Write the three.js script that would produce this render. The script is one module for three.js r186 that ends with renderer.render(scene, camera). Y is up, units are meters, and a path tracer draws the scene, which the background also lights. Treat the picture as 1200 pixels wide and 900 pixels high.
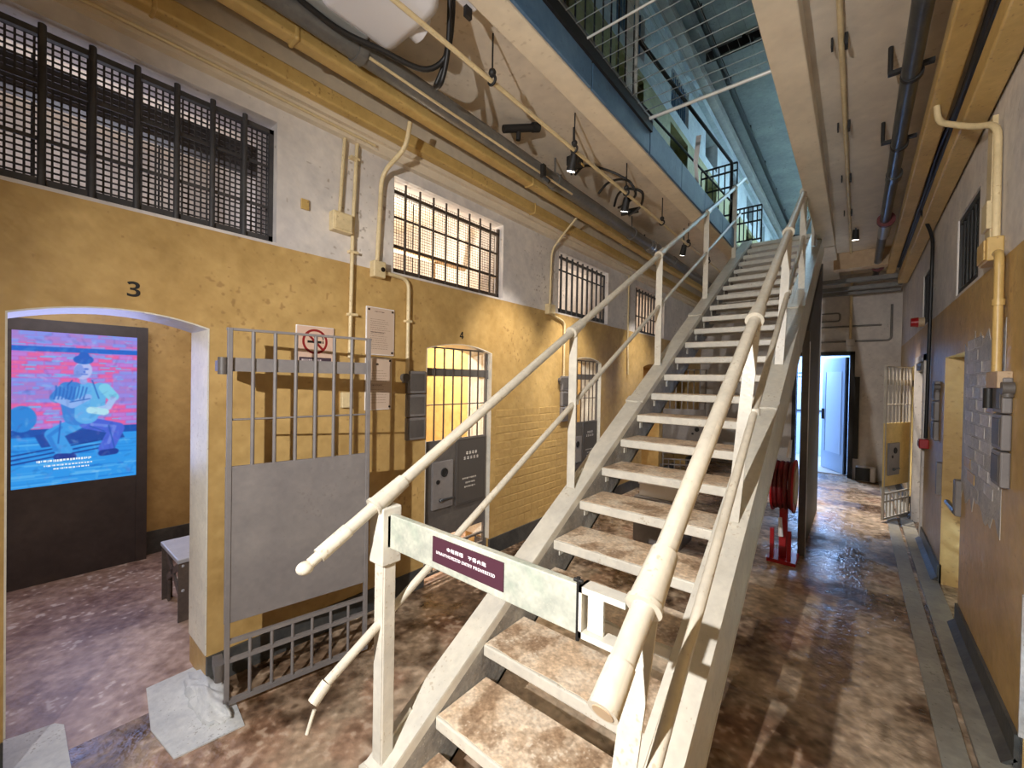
import * as THREE from 'three';
import { mergeGeometries } from 'three/addons/utils/BufferGeometryUtils.js';
import { RoundedBoxGeometry } from 'three/addons/geometries/RoundedBoxGeometry.js';
import { RectAreaLightUniformsLib } from 'three/addons/lights/RectAreaLightUniformsLib.js';
import { FontLoader } from 'three/addons/loaders/FontLoader.js';
import { TextGeometry } from 'three/addons/geometries/TextGeometry.js';

// ------------------------------------------------------------------ camera, sky, exposure
const scene = new THREE.Scene();
const camera = new THREE.PerspectiveCamera(2 * Math.atan(450 / 490) * 180 / Math.PI, 1200 / 900, 0.05, 80);
camera.position.set(0, 1.6, 0);
camera.rotation.order = 'YXZ';
camera.rotation.set(-0.01075, 0.68937, 0.018);
const renderer = new THREE.WebGLRenderer({ antialias: true });
renderer.toneMapping = THREE.LinearToneMapping;
renderer.toneMappingExposure = 1.1;
renderer.shadowMap.enabled = true;
RectAreaLightUniformsLib.init();
scene.background = new THREE.Color().setRGB(6.0, 8.2, 9.6);          // daylight, which enters through the roof skylight

function shadowed(l, radius = 1) { l.castShadow = true; l.shadow.radius = radius; l.shadow.bias = -0.0005; l.shadow.mapSize.set(1024, 1024); return l; }
const KEY = [-0.56, 2.2, 1.1];                                        // gallery spot lamp hanging behind the camera
{
  const l = shadowed(new THREE.SpotLight(0xfdfaf8, 39, 0, 1.16, 0.8, 2), 0.8);
  l.position.set(KEY[0], KEY[1], KEY[2]); l.target.position.set(-0.8, 0.35, -4); scene.add(l, l.target);
}

// ------------------------------------------------------------------ helpers
let seed = 7;
const rnd = () => { seed = (seed * 1664525 + 1013904223) >>> 0; return seed / 4294967296; };
const R = (a, b) => a + (b - a) * rnd();
const V = (x, y, z) => new THREE.Vector3(x, y, z);
const usedNames = {};
function numbered(n) { if (!(n in usedNames)) { usedNames[n] = 0; return n; } return n + '_' + String(++usedNames[n]).padStart(3, '0'); }

function boxUV(g) {                                                   // uv in metres, projected along the main axis of each face
  if (g.index) g = g.toNonIndexed();
  const p = g.attributes.position, uv = new Float32Array(p.count * 2), a = V(), b = V(), c = V(), n = V();
  for (let i = 0; i < p.count; i += 3) {
    a.fromBufferAttribute(p, i); b.fromBufferAttribute(p, i + 1); c.fromBufferAttribute(p, i + 2);
    n.copy(b).sub(a).cross(c.clone().sub(a));
    const ax = Math.abs(n.x), ay = Math.abs(n.y), az = Math.abs(n.z);
    for (let k = 0; k < 3; k++) {
      const q = [a, b, c][k], j = (i + k) * 2;
      if (ax >= ay && ax >= az) { uv[j] = q.z; uv[j + 1] = q.y; }
      else if (ay >= az) { uv[j] = q.x; uv[j + 1] = q.z; }
      else { uv[j] = q.x; uv[j + 1] = q.y; }
    }
  }
  g.setAttribute('uv', new THREE.BufferAttribute(uv, 2));
  return g;
}
function merge(list, keepUV) {
  const out = [];
  for (let g of [].concat(list)) {
    if (!keepUV) g = boxUV(g); else if (g.index) g = g.toNonIndexed();
    for (const k of Object.keys(g.attributes)) if (!['position', 'normal', 'uv'].includes(k)) g.deleteAttribute(k);
    if (!g.attributes.normal) g.computeVertexNormals();
    out.push(g);
  }
  return out.length === 1 ? out[0] : mergeGeometries(out);
}
function mk(name, geos, material, parent, off, keepUV) {
  const g = merge(geos, keepUV);
  if (off) g.translate(-off.x, -off.y, -off.z);
  const m = new THREE.Mesh(g, material);
  m.name = name; m.castShadow = m.receiveShadow = true;
  parent.add(m);
  return m;
}
function tag(o, label, category, group, kind) {
  o.userData.label = label; o.userData.category = category;
  if (group) o.userData.group = group;
  if (kind) o.userData.kind = kind;
  return o;
}
function thing(name, label, category, at = [0, 0, 0], group, kind) {
  const o = new THREE.Group(); o.name = numbered(name); o.position.set(...at); scene.add(o);
  return tag(o, label, category, group, kind);
}
// parts are written in world coordinates and moved under their thing
const part = (t, name, geos, m, parent, keepUV) => mk(name, geos, m, parent || t, t.position, keepUV);
function solo(name, label, category, geos, m, group, kind, keepUV) {  // a thing that is one mesh
  const g = merge(geos, keepUV); g.computeBoundingBox();
  const bb = g.boundingBox, c = V((bb.min.x + bb.max.x) / 2, bb.min.y, (bb.min.z + bb.max.z) / 2);
  g.translate(-c.x, -c.y, -c.z);
  const o = new THREE.Mesh(g, m); o.name = numbered(name); o.position.copy(c); o.castShadow = o.receiveShadow = true; scene.add(o);
  return tag(o, label, category, group, kind);
}
const struct = (name, label, category, geos, m) => solo(name, label, category, geos, m, null, 'structure');

const B = (x0, x1, y0, y1, z0, z1) => new THREE.BoxGeometry(Math.abs(x1 - x0), Math.abs(y1 - y0), Math.abs(z1 - z0)).translate((x0 + x1) / 2, (y0 + y1) / 2, (z0 + z1) / 2);
const RB = (x0, x1, y0, y1, z0, z1, r = 0.006, s = 2) => new RoundedBoxGeometry(Math.abs(x1 - x0), Math.abs(y1 - y0), Math.abs(z1 - z0), s, r).translate((x0 + x1) / 2, (y0 + y1) / 2, (z0 + z1) / 2);
function rod(p, q, r, seg = 12, r2 = r) {
  p = Array.isArray(p) ? V(...p) : p; q = Array.isArray(q) ? V(...q) : q;
  const d = q.clone().sub(p), g = new THREE.CylinderGeometry(r2, r, d.length(), seg, 1);
  g.applyQuaternion(new THREE.Quaternion().setFromUnitVectors(V(0, 1, 0), d.clone().normalize()));
  return g.translate((p.x + q.x) / 2, (p.y + q.y) / 2, (p.z + q.z) / 2);
}
function bar(p, q, w, h, up = [0, 1, 0]) {                            // a flat bar between two points, w across, h along "up"
  p = V(...p); q = V(...q);
  const d = q.clone().sub(p), L = d.length(), z = d.normalize(), x = V(...up).cross(z).normalize(), y = z.clone().cross(x);
  const g = new THREE.BoxGeometry(w, h, L);
  g.applyMatrix4(new THREE.Matrix4().makeBasis(x, y, z));
  return g.translate((p.x + q.x) / 2, (p.y + q.y) / 2, (p.z + q.z) / 2);
}
function pipe(pts, r, bend = 0.06, seg = 10) {                        // a conduit with rounded bends
  const P = pts.map((p) => V(...p)), path = new THREE.CurvePath();
  let from = P[0];
  for (let i = 1; i < P.length - 1; i++) {
    const a = P[i - 1], b = P[i], c = P[i + 1];
    const k = Math.min(bend, a.distanceTo(b) * 0.45, b.distanceTo(c) * 0.45);
    const s = b.clone().add(a.clone().sub(b).setLength(k)), e = b.clone().add(c.clone().sub(b).setLength(k));
    path.add(new THREE.LineCurve3(from, s)); path.add(new THREE.QuadraticBezierCurve3(s, b, e)); from = e;
  }
  path.add(new THREE.LineCurve3(from, P[P.length - 1]));
  const n = P.length === 2 ? 1 : Math.max(24, Math.ceil(path.getLength() / 0.03));
  return new THREE.TubeGeometry(path, Math.min(n, 160), r, seg, false);
}
const cable = (pts, r, n = 48) => new THREE.TubeGeometry(new THREE.CatmullRomCurve3(pts.map((p) => V(...p))), n, r, 8, false);
// a wall: outline and holes in (u = -z, v = y), extruded along x from x0 away from the corridor (dir -1 left, +1 right)
function wallShape(x0, dir, thick, outline, holes) {
  const s = new THREE.Shape(outline.map((p) => new THREE.Vector2(...p)));
  for (const h of holes) s.holes.push(new THREE.Path(h.map((p) => new THREE.Vector2(...p))));
  let g = new THREE.ExtrudeGeometry(s, { depth: thick, bevelEnabled: false, curveSegments: 8 });
  g = g.index ? g.toNonIndexed() : g;
  const p = g.attributes.position, a = p.array;
  for (let i = 0; i < p.count; i++) { const u = a[i * 3], v = a[i * 3 + 1], w = a[i * 3 + 2]; a[i * 3] = x0 + dir * w; a[i * 3 + 1] = v; a[i * 3 + 2] = -u; }
  if (dir < 0) for (let i = 0; i < p.count; i += 3) for (let k = 0; k < 3; k++) { const t = a[(i + 1) * 3 + k]; a[(i + 1) * 3 + k] = a[(i + 2) * 3 + k]; a[(i + 2) * 3 + k] = t; }
  g.deleteAttribute('normal'); g.computeVertexNormals();
  return g;
}
function archHole(u0, u1, side, mid, y0 = -0.02) {
  const pts = [[u0, y0], [u0, side]];
  for (let i = 1; i < 12; i++) { const t = i / 12; pts.push([u0 + (u1 - u0) * t, side + (mid - side) * (1 - (2 * t - 1) ** 2)]); }
  pts.push([u1, side], [u1, y0]);
  return pts;
}
const rectHole = (u0, u1, y0, y1) => [[u0, y0], [u0, y1], [u1, y1], [u1, y0]];

// ------------------------------------------------------------------ procedural textures
function noiseField(n, cells, s0) {                                   // tileable value noise
  let s = s0 >>> 0; const lat = new Float32Array(cells * cells);
  for (let i = 0; i < lat.length; i++) { s = (s * 1664525 + 1013904223) >>> 0; lat[i] = s / 4294967296; }
  const out = new Float32Array(n * n), f = (t) => t * t * (3 - 2 * t);
  for (let y = 0; y < n; y++) for (let x = 0; x < n; x++) {
    const X = x / n * cells, Y = y / n * cells, xi = Math.floor(X), yi = Math.floor(Y), fx = f(X - xi), fy = f(Y - yi);
    const x1 = (xi + 1) % cells, y1 = (yi + 1) % cells;
    out[y * n + x] = (lat[yi * cells + xi] * (1 - fx) + lat[yi * cells + x1] * fx) * (1 - fy) + (lat[y1 * cells + xi] * (1 - fx) + lat[y1 * cells + x1] * fx) * fy;
  }
  return out;
}
function fbm(n, cells, oct, s0, gain = 0.5) {
  const out = new Float32Array(n * n); let amp = 1, tot = 0;
  for (let o = 0; o < oct && cells < n; o++) { const f = noiseField(n, cells, s0 + o * 977); for (let i = 0; i < out.length; i++) out[i] += f[i] * amp; tot += amp; amp *= gain; cells *= 2; }
  for (let i = 0; i < out.length; i++) out[i] /= tot;
  return out;
}
const cl = (v) => Math.max(0, Math.min(255, v));
const sm = (a, b, v) => { const t = Math.max(0, Math.min(1, (v - a) / (b - a))); return t * t * (3 - 2 * t); };
function dataTex(n, fn, srgb, size) {
  const d = new Uint8Array(n * n * 4);
  for (let i = 0; i < n * n; i++) { const c = fn(i, i % n, Math.floor(i / n)); d[i * 4] = cl(c[0]); d[i * 4 + 1] = cl(c[1]); d[i * 4 + 2] = cl(c[2]); d[i * 4 + 3] = 255; }
  const t = new THREE.DataTexture(d, n, n, THREE.RGBAFormat);
  t.wrapS = t.wrapT = THREE.RepeatWrapping; t.magFilter = THREE.LinearFilter; t.minFilter = THREE.LinearMipmapLinearFilter; t.generateMipmaps = true;
  if (srgb) t.colorSpace = THREE.SRGBColorSpace;
  t.repeat.set(1 / size, 1 / size); t.needsUpdate = true;
  return t;
}
const N = 512;
const nCoarse = fbm(N, 4, 6, 11), nMid = fbm(N, 10, 5, 23), nFine = fbm(N, 48, 4, 37), nSpeck = fbm(N, 96, 2, 51), nBlot = fbm(N, 3, 5, 67, 0.6), nStreak = fbm(N, 6, 6, 83, 0.6);
const mixc = (a, b, t) => [a[0] + (b[0] - a[0]) * t, a[1] + (b[1] - a[1]) * t, a[2] + (b[2] - a[2]) * t];
function paintTex(base, patch, chip, size, amt = 1) {                 // brushed paint with patches of another coat and chips
  return dataTex(N, (i) => {
    let c = mixc(base, patch, sm(0.45, 0.68, nBlot[i]) * 0.55 * amt);
    const v = (nMid[i] - 0.5) * 34 * amt + (nFine[i] - 0.5) * 26 * amt + (nCoarse[i] - 0.5) * 40 * amt;
    c = [c[0] + v, c[1] + v * 0.95, c[2] + v * 0.8];
    return mixc(c, chip, sm(0.80, 0.88, nSpeck[i] * 0.7 + nStreak[i] * 0.42) * 0.6 * amt);
  }, true, size);
}
const reliefTex = (size, k = 1) => dataTex(N, (i) => { const h = 128 + ((nFine[i] - 0.5) * 90 + (nMid[i] - 0.5) * 150 + (nSpeck[i] - 0.5) * 40) * k; return [h, h, h]; }, false, size);
const relief1 = reliefTex(1.0), relief2 = reliefTex(2.2);
const std = (o) => new THREE.MeshStandardMaterial(o);
function painted(base, patch, chip, size, rough, amt = 1, bump = 0.004, metal = 0) {
  return std({ map: paintTex(base, patch, chip, size, amt), roughness: rough, metalness: metal, bumpMap: size > 1.5 ? relief2 : relief1, bumpScale: bump });
}
const M = {};
M.yellow = painted([190, 157, 99], [178, 144, 88], [148, 114, 70], 2.3, 0.42, 1, 0.007);
M.white = painted([214, 207, 200], [196, 190, 190], [150, 136, 120], 2.1, 0.6, 1, 0.006);
M.whiteOld = painted([196, 192, 190], [160, 156, 150], [120, 108, 92], 0.9, 0.5, 1.4, 0.01);
M.brickGrey = painted([176, 172, 166], [150, 142, 126], [120, 106, 84], 0.7, 0.5, 1.4, 0.01);
M.soffit = painted([214, 202, 184], [198, 184, 164], [170, 152, 128], 2.6, 0.7, 0.7, 0.002);
M.beam = painted([222, 208, 184], [212, 194, 168], [180, 160, 132], 2.2, 0.6, 0.6, 0.002);
M.cream = painted([214, 209, 195], [203, 196, 179], [168, 150, 124], 1.0, 0.38, 0.75, 0.0025);
M.stringerGrey = painted([150, 146, 138], [122, 118, 110], [196, 190, 178], 0.6, 0.5, 1.3, 0.006);
M.creamPipe = painted([206, 198, 180], [194, 184, 162], [160, 140, 112], 0.8, 0.35, 0.8, 0.0015);
M.barrier = painted([186, 187, 172], [160, 170, 154], [196, 188, 168], 0.5, 0.35, 1.2, 0.001);
M.duct = painted([196, 164, 100], [184, 150, 90], [120, 88, 50], 1.4, 0.4, 0.8, 0.002);
M.conduit = painted([216, 196, 152], [204, 180, 134], [160, 132, 92], 0.9, 0.42, 0.8, 0.001);
M.gate = painted([122, 117, 115], [112, 107, 104], [92, 84, 78], 1.1, 0.5, 0.45, 0.001);
M.gateDark = painted([92, 87, 83], [82, 78, 74], [66, 58, 52], 1.1, 0.5, 0.5, 0.001);
M.gateYellow = painted([204, 176, 110], [190, 160, 98], [150, 120, 80], 1.0, 0.45, 0.8, 0.001);
M.creamGate = painted([172, 164, 150], [156, 148, 134], [116, 102, 86], 0.9, 0.45, 0.8, 0.001);
M.bars = painted([66, 64, 64], [56, 54, 54], [80, 68, 58], 0.8, 0.55, 0.6, 0.001);
M.bars2 = painted([70, 58, 48], [60, 50, 42], [84, 66, 50], 0.8, 0.55, 0.6, 0.001);
M.base = painted([74, 74, 72], [64, 64, 63], [98, 94, 88], 1.3, 0.45, 0.9, 0.003);
M.blue = painted([88, 120, 150], [76, 106, 138], [60, 70, 84], 1.3, 0.5, 0.8, 0.001);
M.upperWall = painted([176, 168, 116], [160, 154, 110], [110, 100, 70], 2.0, 0.6, 1, 0.004);
M.upperWhite = painted([206, 212, 214], [190, 198, 200], [140, 140, 138], 2.0, 0.6, 1, 0.004);
M.cement = painted([196, 198, 198], [180, 182, 182], [124, 120, 114], 0.8, 0.6, 0.9, 0.004);
M.cementStrip = painted([140, 136, 126], [120, 116, 106], [92, 84, 74], 1.2, 0.4, 1, 0.003);
M.farWall = painted([196, 190, 184], [180, 172, 164], [150, 136, 122], 2.0, 0.6, 0.8, 0.003);
M.brownBand = painted([186, 160, 128], [170, 142, 110], [130, 104, 78], 1.6, 0.6, 0.8, 0.002);
M.black = std({ color: 0x1a1918, roughness: 0.6 });
M.rubber = std({ color: 0x151414, roughness: 0.5 });
M.iron = std({ color: 0x2c2b2a, roughness: 0.5, metalness: 0.4 });
M.greyPipe = painted([110, 108, 104], [98, 96, 92], [130, 120, 108], 0.9, 0.4, 0.7, 0.001, 0.2);
M.steelPipe = painted([84, 86, 88], [74, 76, 78], [110, 110, 110], 0.9, 0.3, 0.6, 0.001, 0.6);
M.redPaint = std({ color: 0xa01018, roughness: 0.35 });
M.darkRed = std({ color: 0x5a0c10, roughness: 0.45 });
M.whitePlastic = std({ color: 0xd8d6d8, roughness: 0.45 });
M.paper = std({ color: 0xe6e2e0, roughness: 0.8 });
M.screw = std({ color: 0x30261e, roughness: 0.5, metalness: 0.5 });
M.net = std({ color: 0xcfcfc8, roughness: 0.4, metalness: 0.3 });
M.netWire = std({ color: 0x8a8c8a, roughness: 0.45, metalness: 0.5 });
M.darkBoard = painted([66, 60, 60], [58, 53, 54], [76, 68, 66], 1.5, 0.4, 0.5, 0.001);
M.stool = painted([176, 180, 190], [160, 164, 176], [120, 116, 112], 0.7, 0.35, 0.5, 0.001);
M.stoolLeg = painted([104, 96, 92], [92, 84, 80], [140, 128, 116], 0.5, 0.4, 0.6, 0.001, 0.3);
M.floor = std({
  map: dataTex(N, (i) => {
    let c = mixc([164, 143, 120], [194, 178, 157], sm(0.36, 0.66, nBlot[i]));
    c = mixc(c, [86, 66, 50], sm(0.48, 0.68, nStreak[i]) * 0.85);
    c = mixc(c, [150, 106, 82], sm(0.54, 0.74, nMid[i]) * 0.45);
    const v = (nFine[i] - 0.5) * 78 + (nSpeck[i] - 0.5) * 84;
    c = [c[0] + v, c[1] + v * 0.9, c[2] + v * 0.8];
    return mixc(c, [196, 176, 156], sm(0.72, 0.8, nSpeck[i] * 0.6 + nMid[i] * 0.5) * 0.6);
  }, true, 3.1),
  roughnessMap: dataTex(N, (i) => { const r = 48 + sm(0.38, 0.62, nCoarse[i]) * 120 + (nFine[i] - 0.5) * 60; return [r, r, r]; }, false, 3.1),
  roughness: 1, bumpMap: relief1, bumpScale: 0.008,
});
M.cellFloor = std({
  map: dataTex(N, (i) => {
    let c = mixc([152, 126, 112], [178, 154, 140], sm(0.36, 0.66, nBlot[i]));
    c = mixc(c, [108, 84, 80], sm(0.52, 0.74, nStreak[i]) * 0.6);
    const v = (nFine[i] - 0.5) * 48 + (nSpeck[i] - 0.5) * 50;
    c = [c[0] + v, c[1] + v, c[2] + v];
    return mixc(c, [214, 204, 196], sm(0.74, 0.8, nSpeck[i] * 0.6 + nMid[i] * 0.5) * 0.6);
  }, true, 2.7), roughness: 0.42, bumpMap: relief1, bumpScale: 0.004,
});
M.tread = std({
  map: dataTex(N, (i) => {
    let c = mixc([218, 191, 160], [234, 214, 188], sm(0.35, 0.65, nMid[i]));
    c = mixc(c, [146, 116, 88], sm(0.55, 0.74, nStreak[i]) * 0.7);
    const v = (nFine[i] - 0.5) * 54 + (nSpeck[i] - 0.5) * 60;
    c = [c[0] + v, c[1] + v * 0.95, c[2] + v * 0.85];
    return mixc(c, [232, 222, 204], sm(0.74, 0.82, nSpeck[i] * 0.6 + nMid[i] * 0.52) * 0.7);
  }, true, 0.9), roughness: 0.55, bumpMap: relief1, bumpScale: 0.006,
});
M.pane = new THREE.MeshPhysicalMaterial({ color: 0xeef6fa, transmission: 1, thickness: 0, roughness: 0.05, ior: 1.45 });
M.zinc = std({ color: 0x9a9a9a, roughness: 0.3, metalness: 0.8 });
M.glassBlue = std({ color: 0xc4d6ea, roughness: 0.3 });
const glow = (color, k) => std({ color: 0x222222, emissive: new THREE.Color(color), emissiveIntensity: k, roughness: 0.5 });

// flat print on canvases
const plainOpts = () => ({});
function canvasMat(w, h, draw, opts = plainOpts) {
  const c = document.createElement('canvas'); c.width = w; c.height = h;
  draw(c.getContext('2d'), w, h);
  const t = new THREE.CanvasTexture(c); t.colorSpace = THREE.SRGBColorSpace; t.magFilter = THREE.LinearFilter;
  return std({ map: t, roughness: 0.5, ...opts(t) });
}
function textRows(g, x, y, w, rows, step, hgt, colour, s) {           // print too small to read: broken dark rows
  let q = s; const r = () => { q = (q * 16807) % 2147483647; return q / 2147483647; };
  g.fillStyle = colour;
  for (let k = 0; k < rows; k++) { let u = x; const end = x + w * (0.72 + 0.28 * r()); while (u < end) { const l = 3 + r() * 12; g.fillRect(u, y + k * step, Math.min(l, end - u), hgt * (0.7 + 0.3 * r())); u += l + 2 + r() * 3; } }
}
// a printed face: a plane whose uv covers the canvas; axes given as world vectors
function face(o, u, v, thick = 0) {
  const O = V(...o), U = V(...u), W = V(...v), g = new THREE.BufferGeometry();
  const p = [O, O.clone().add(U), O.clone().add(U).add(W), O.clone().add(W)];
  const q = [p[0], p[1], p[2], p[0], p[2], p[3]];
  g.setAttribute('position', new THREE.Float32BufferAttribute(q.flatMap((a) => [a.x, a.y, a.z]), 3));
  g.setAttribute('uv', new THREE.Float32BufferAttribute([0, 0, 1, 0, 1, 1, 0, 0, 1, 1, 0, 1], 2));
  g.computeVertexNormals();
  return g;
}

// ------------------------------------------------------------------ the setting
const XL = -2.54, XR = 0.55, ZN = 3.3, ZF = -9.3;                      // corridor: left wall, right wall, near end, far end
const FLOOR2 = 3.62, SOFFIT = 3.52, BEAMB = 3.40;                      // upper floor level, underside of the galleries, underside of the edge beams
const VL = -1.32, VR = -0.42;                                          // the open well between the galleries
const TOP = 7.6, ZU = -26;                                            // roof underside; the upper storey runs on past the far end wall
const doorsL = [[2.1, 1.4], [0.0, -0.66], [-2.05, -2.79], [-4.15, -4.88], [-6.25, -6.97], [-7.75, -8.45]];
const winsL = [[2.28, 1.1], [0.2, -0.97], [-1.74, -2.92], [-3.85, -5.03], [-5.91, -7.1]];
const PAINT = 2.33;

struct('floor', 'stained brown concrete corridor floor with worn glossy patches', 'floor', B(XL, XR + 0.4, -0.15, 0, ZF - 2.6, ZN), M.floor);
struct('floor', 'pinkish grey concrete floor inside the cells', 'floor', B(-5.1, XL, -0.15, 0, ZF - 0.2, ZN), M.cellFloor);

{ // left wall: yellow dado, white plaster above, with real openings
  const w = thing('wall_left', 'long left cell wall, yellow below and white above, with door and window openings', 'wall', [XL, 0, -3], null, 'structure');
  const dado = [[-ZN, 0], [-ZN, PAINT]]; dado.push([-ZF, PAINT], [-ZF, 0]);
  for (const [a, b] of [...doorsL].reverse()) dado.push([-b, 0], ...archHole(-a, -b, 1.83, 1.885, 0).slice(1, -1).reverse(), [-a, 0]);
  part(w, 'yellow_dado', wallShape(XL, -1, 0.3, dado, []), M.yellow);
  part(w, 'white_plaster', wallShape(XL, -1, 0.3, [[-ZN, PAINT], [-ZN, SOFFIT], [-ZF, SOFFIT], [-ZF, PAINT]], winsL.map(([a, b]) => rectHole(-a, -b, 2.345, 3.02))), M.white);
  for (const [a, b] of doorsL.slice(1, 4)) {                            // cream plaster lining of the door reveals
    const o = archHole(-a, -b, 1.83, 1.885, 0.16), n = archHole(-a + 0.006, -b - 0.006, 1.824, 1.879, 0.16);
    part(w, 'reveal_lining', wallShape(XL + 0.002, -1, 0.298, [...o, ...n.reverse()], []), M.cream);
  }
  // painted bricks that show through the paint between the closed doors
  const bw = 0.215, bh = 0.066, pitch = 0.075, shapes = [0, 1, 2].map(() => boxUV(new RoundedBoxGeometry(0.016, bh, bw, 1, 0.004)));
  for (let r = 0; r < 15; r++) for (let k = 0; k < 6; k++) {
    const z = -2.86 - (r % 2) * 0.112 - k * 0.226 - bw / 2, y = 0.2 + r * pitch;
    if (z - bw / 2 < -4.13) continue;
    const b = new THREE.Mesh(shapes[(r + k) % 3], M.yellow); b.name = 'brick'; b.castShadow = b.receiveShadow = true;
    b.position.set(-0.0062 + R(-0.0012, 0.0012), y + bh / 2, z + 3); b.rotation.set(R(-0.012, 0.012), R(-0.006, 0.006), R(-0.01, 0.01)); w.add(b);
  }
}
{ // dark painted base of the left wall, between the doors
  const gs = []; let z = ZN;
  for (const [a, b] of doorsL) { gs.push(B(XL - 0.01, XL + 0.012, 0, 0.15, z, a + 0.0)); z = b; }
  gs.push(B(XL - 0.01, XL + 0.012, 0, 0.15, z, ZF));
  struct('baseboard_left', 'dark grey painted base along the left cell wall', 'baseboard', gs, M.base);
}
{ // cornice of the left wall
  struct('trim_1', 'stepped cream cornice along the top of the left wall', 'cornice', [B(XL, XL + 0.045, 3.10, 3.16, ZF, ZN), B(XL, XL + 0.075, 3.16, 3.25, ZF, ZN), B(XL, XL + 0.035, 3.25, SOFFIT, ZF, ZN)], M.beam);
}
{ // right wall
  const holes = [[-1.92, -2.68, 1.86], [-4.05, -4.84, 1.86]], wins = [[-1.6, -2.38], [-3.73, -4.45], [-5.83, -6.5]];
  const w = thing('wall_right', 'long right wall, yellow below and white above, with recessed doors', 'wall', [XR, 0, -3], null, 'structure');
  const dado = [[-ZN, 0], [-ZN, 2.25], [-ZF, 2.25], [-ZF, 0]];
  for (const [a, b, t] of [[-7.15, -7.85, 1.86], [-6.05, -6.9, 1.9], [-4.05, -4.84, 1.84], [-1.92, -2.68, 1.86]]) dado.push([-b, 0], [-b, t], [-a, t], [-a, 0]);
  part(w, 'yellow_dado', wallShape(XR, 1, 0.3, dado, []), M.yellow);
  part(w, 'white_plaster', wallShape(XR, 1, 0.3, [[-ZN, 2.25], [-ZN, SOFFIT], [-ZF, SOFFIT], [-ZF, 2.25]], wins.map(([a, b]) => rectHole(-a, -b, 2.27, 2.82))), M.white);
  { // the pale coat that covers the bare brickwork, with a ragged edge
    const pts = []; for (let i = 0; i <= 20; i++) pts.push([3.06 + i * 0.98 / 20, 0.9 + R(-0.06, 0.05)]); for (let i = 0; i <= 20; i++) pts.push([4.04 - i * 0.98 / 20, 1.9 + R(-0.07, 0.05)]);
    part(w, 'pale_coat', wallShape(XR - 0.0025, 1, 0.004, pts, []), M.brickGrey);
  }
  // bricks laid bare beside the recessed door
  const shapes = [0, 1, 2].map(() => boxUV(new RoundedBoxGeometry(0.022, 0.064, 0.205, 1, 0.005)));
  for (let r = 0; r < 13; r++) for (let k = 0; k < 4; k++) {
    const z = -3.1 - (r % 2) * 0.108 - k * 0.217 - 0.1;
    if (z - 0.1 < -4.04 || (k === 0 && (r * 7 % 5) < 2) || (r < 2 && k % 2) || (r > 10 && k < 2)) continue;
    const b = new THREE.Mesh(shapes[(r * 2 + k) % 3], [M.whiteOld, M.whiteOld, M.brickGrey, M.yellow][(r * 5 + k * 3) % 4 === 3 && (k === 0 || r < 3) ? 3 : (r * 3 + k) % 3]); b.name = 'brick'; b.castShadow = b.receiveShadow = true;
    b.position.set(0.0055 + R(-0.0015, 0.0015), 0.98 + r * 0.074, z + 3); b.rotation.set(R(-0.02, 0.02), R(-0.01, 0.01), R(-0.015, 0.015)); w.add(b);
  }
  struct('baseboard_right', 'dark grey sloped base along the right wall', 'baseboard', [
    ...[[ZN, -1.92], [-2.68, -4.05], [-4.84, -6.05], [-6.9, -7.15], [-7.85, ZF]].map(([a, b]) => B(XR - 0.014, XR + 0.01, 0, 0.16, a, b)),
    ...[[ZN, -1.92], [-2.68, -4.05], [-4.84, -6.05], [-6.9, -7.15], [-7.85, ZF]].map(([a, b]) => bar([XR - 0.03, 0.03, a], [XR - 0.03, 0.03, b], 0.07, 0.012, [-0.7, 0.7, 0]))], M.base);
  struct('wall_outer', 'white back wall of the cells behind the right wall', 'wall', B(1.5, 1.6, -0.1, SOFFIT, ZF, ZN), M.white);
  struct('trim_2', 'grey cement gutter strip along the right wall base', 'gutter', [B(0.31, 0.405, -0.02, 0.012, ZN, ZF), B(0.43, XR - 0.005, -0.02, 0.02, ZN, ZF)], M.cementStrip);
}
{ // far end wall with a doorway, near end wall
  struct('wall_far', 'grey white end wall with the open blue lit doorway', 'wall', [B(-5.1, -0.86, 0, SOFFIT, ZF, ZF - 0.18), B(-0.1, 1.6, 0, SOFFIT, ZF, ZF - 0.18), B(-0.86, -0.1, 2.13, SOFFIT, ZF, ZF - 0.18)], M.farWall);
  struct('wall_near', 'plastered end wall behind the photographer', 'wall', [B(-5.1, 1.6, 0, TOP, ZN, ZN + 0.2)], M.white);
  struct('trim_3', 'brown painted downstand beam across the far end ceiling', 'beam', [RB(VR + 0.12, XR, 3.28, SOFFIT, -7.9, -7.7, 0.01)], M.brownBand);
  struct('door_1', 'black frame of the far doorway', 'doorframe', [B(-0.92, -0.86, 0, 2.18, ZF + 0.03, ZF - 0.2), B(-0.1, -0.03, 0, 2.18, ZF + 0.03, ZF - 0.2), B(-0.92, -0.03, 2.13, 2.19, ZF + 0.03, ZF - 0.2)], M.black);
}
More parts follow.
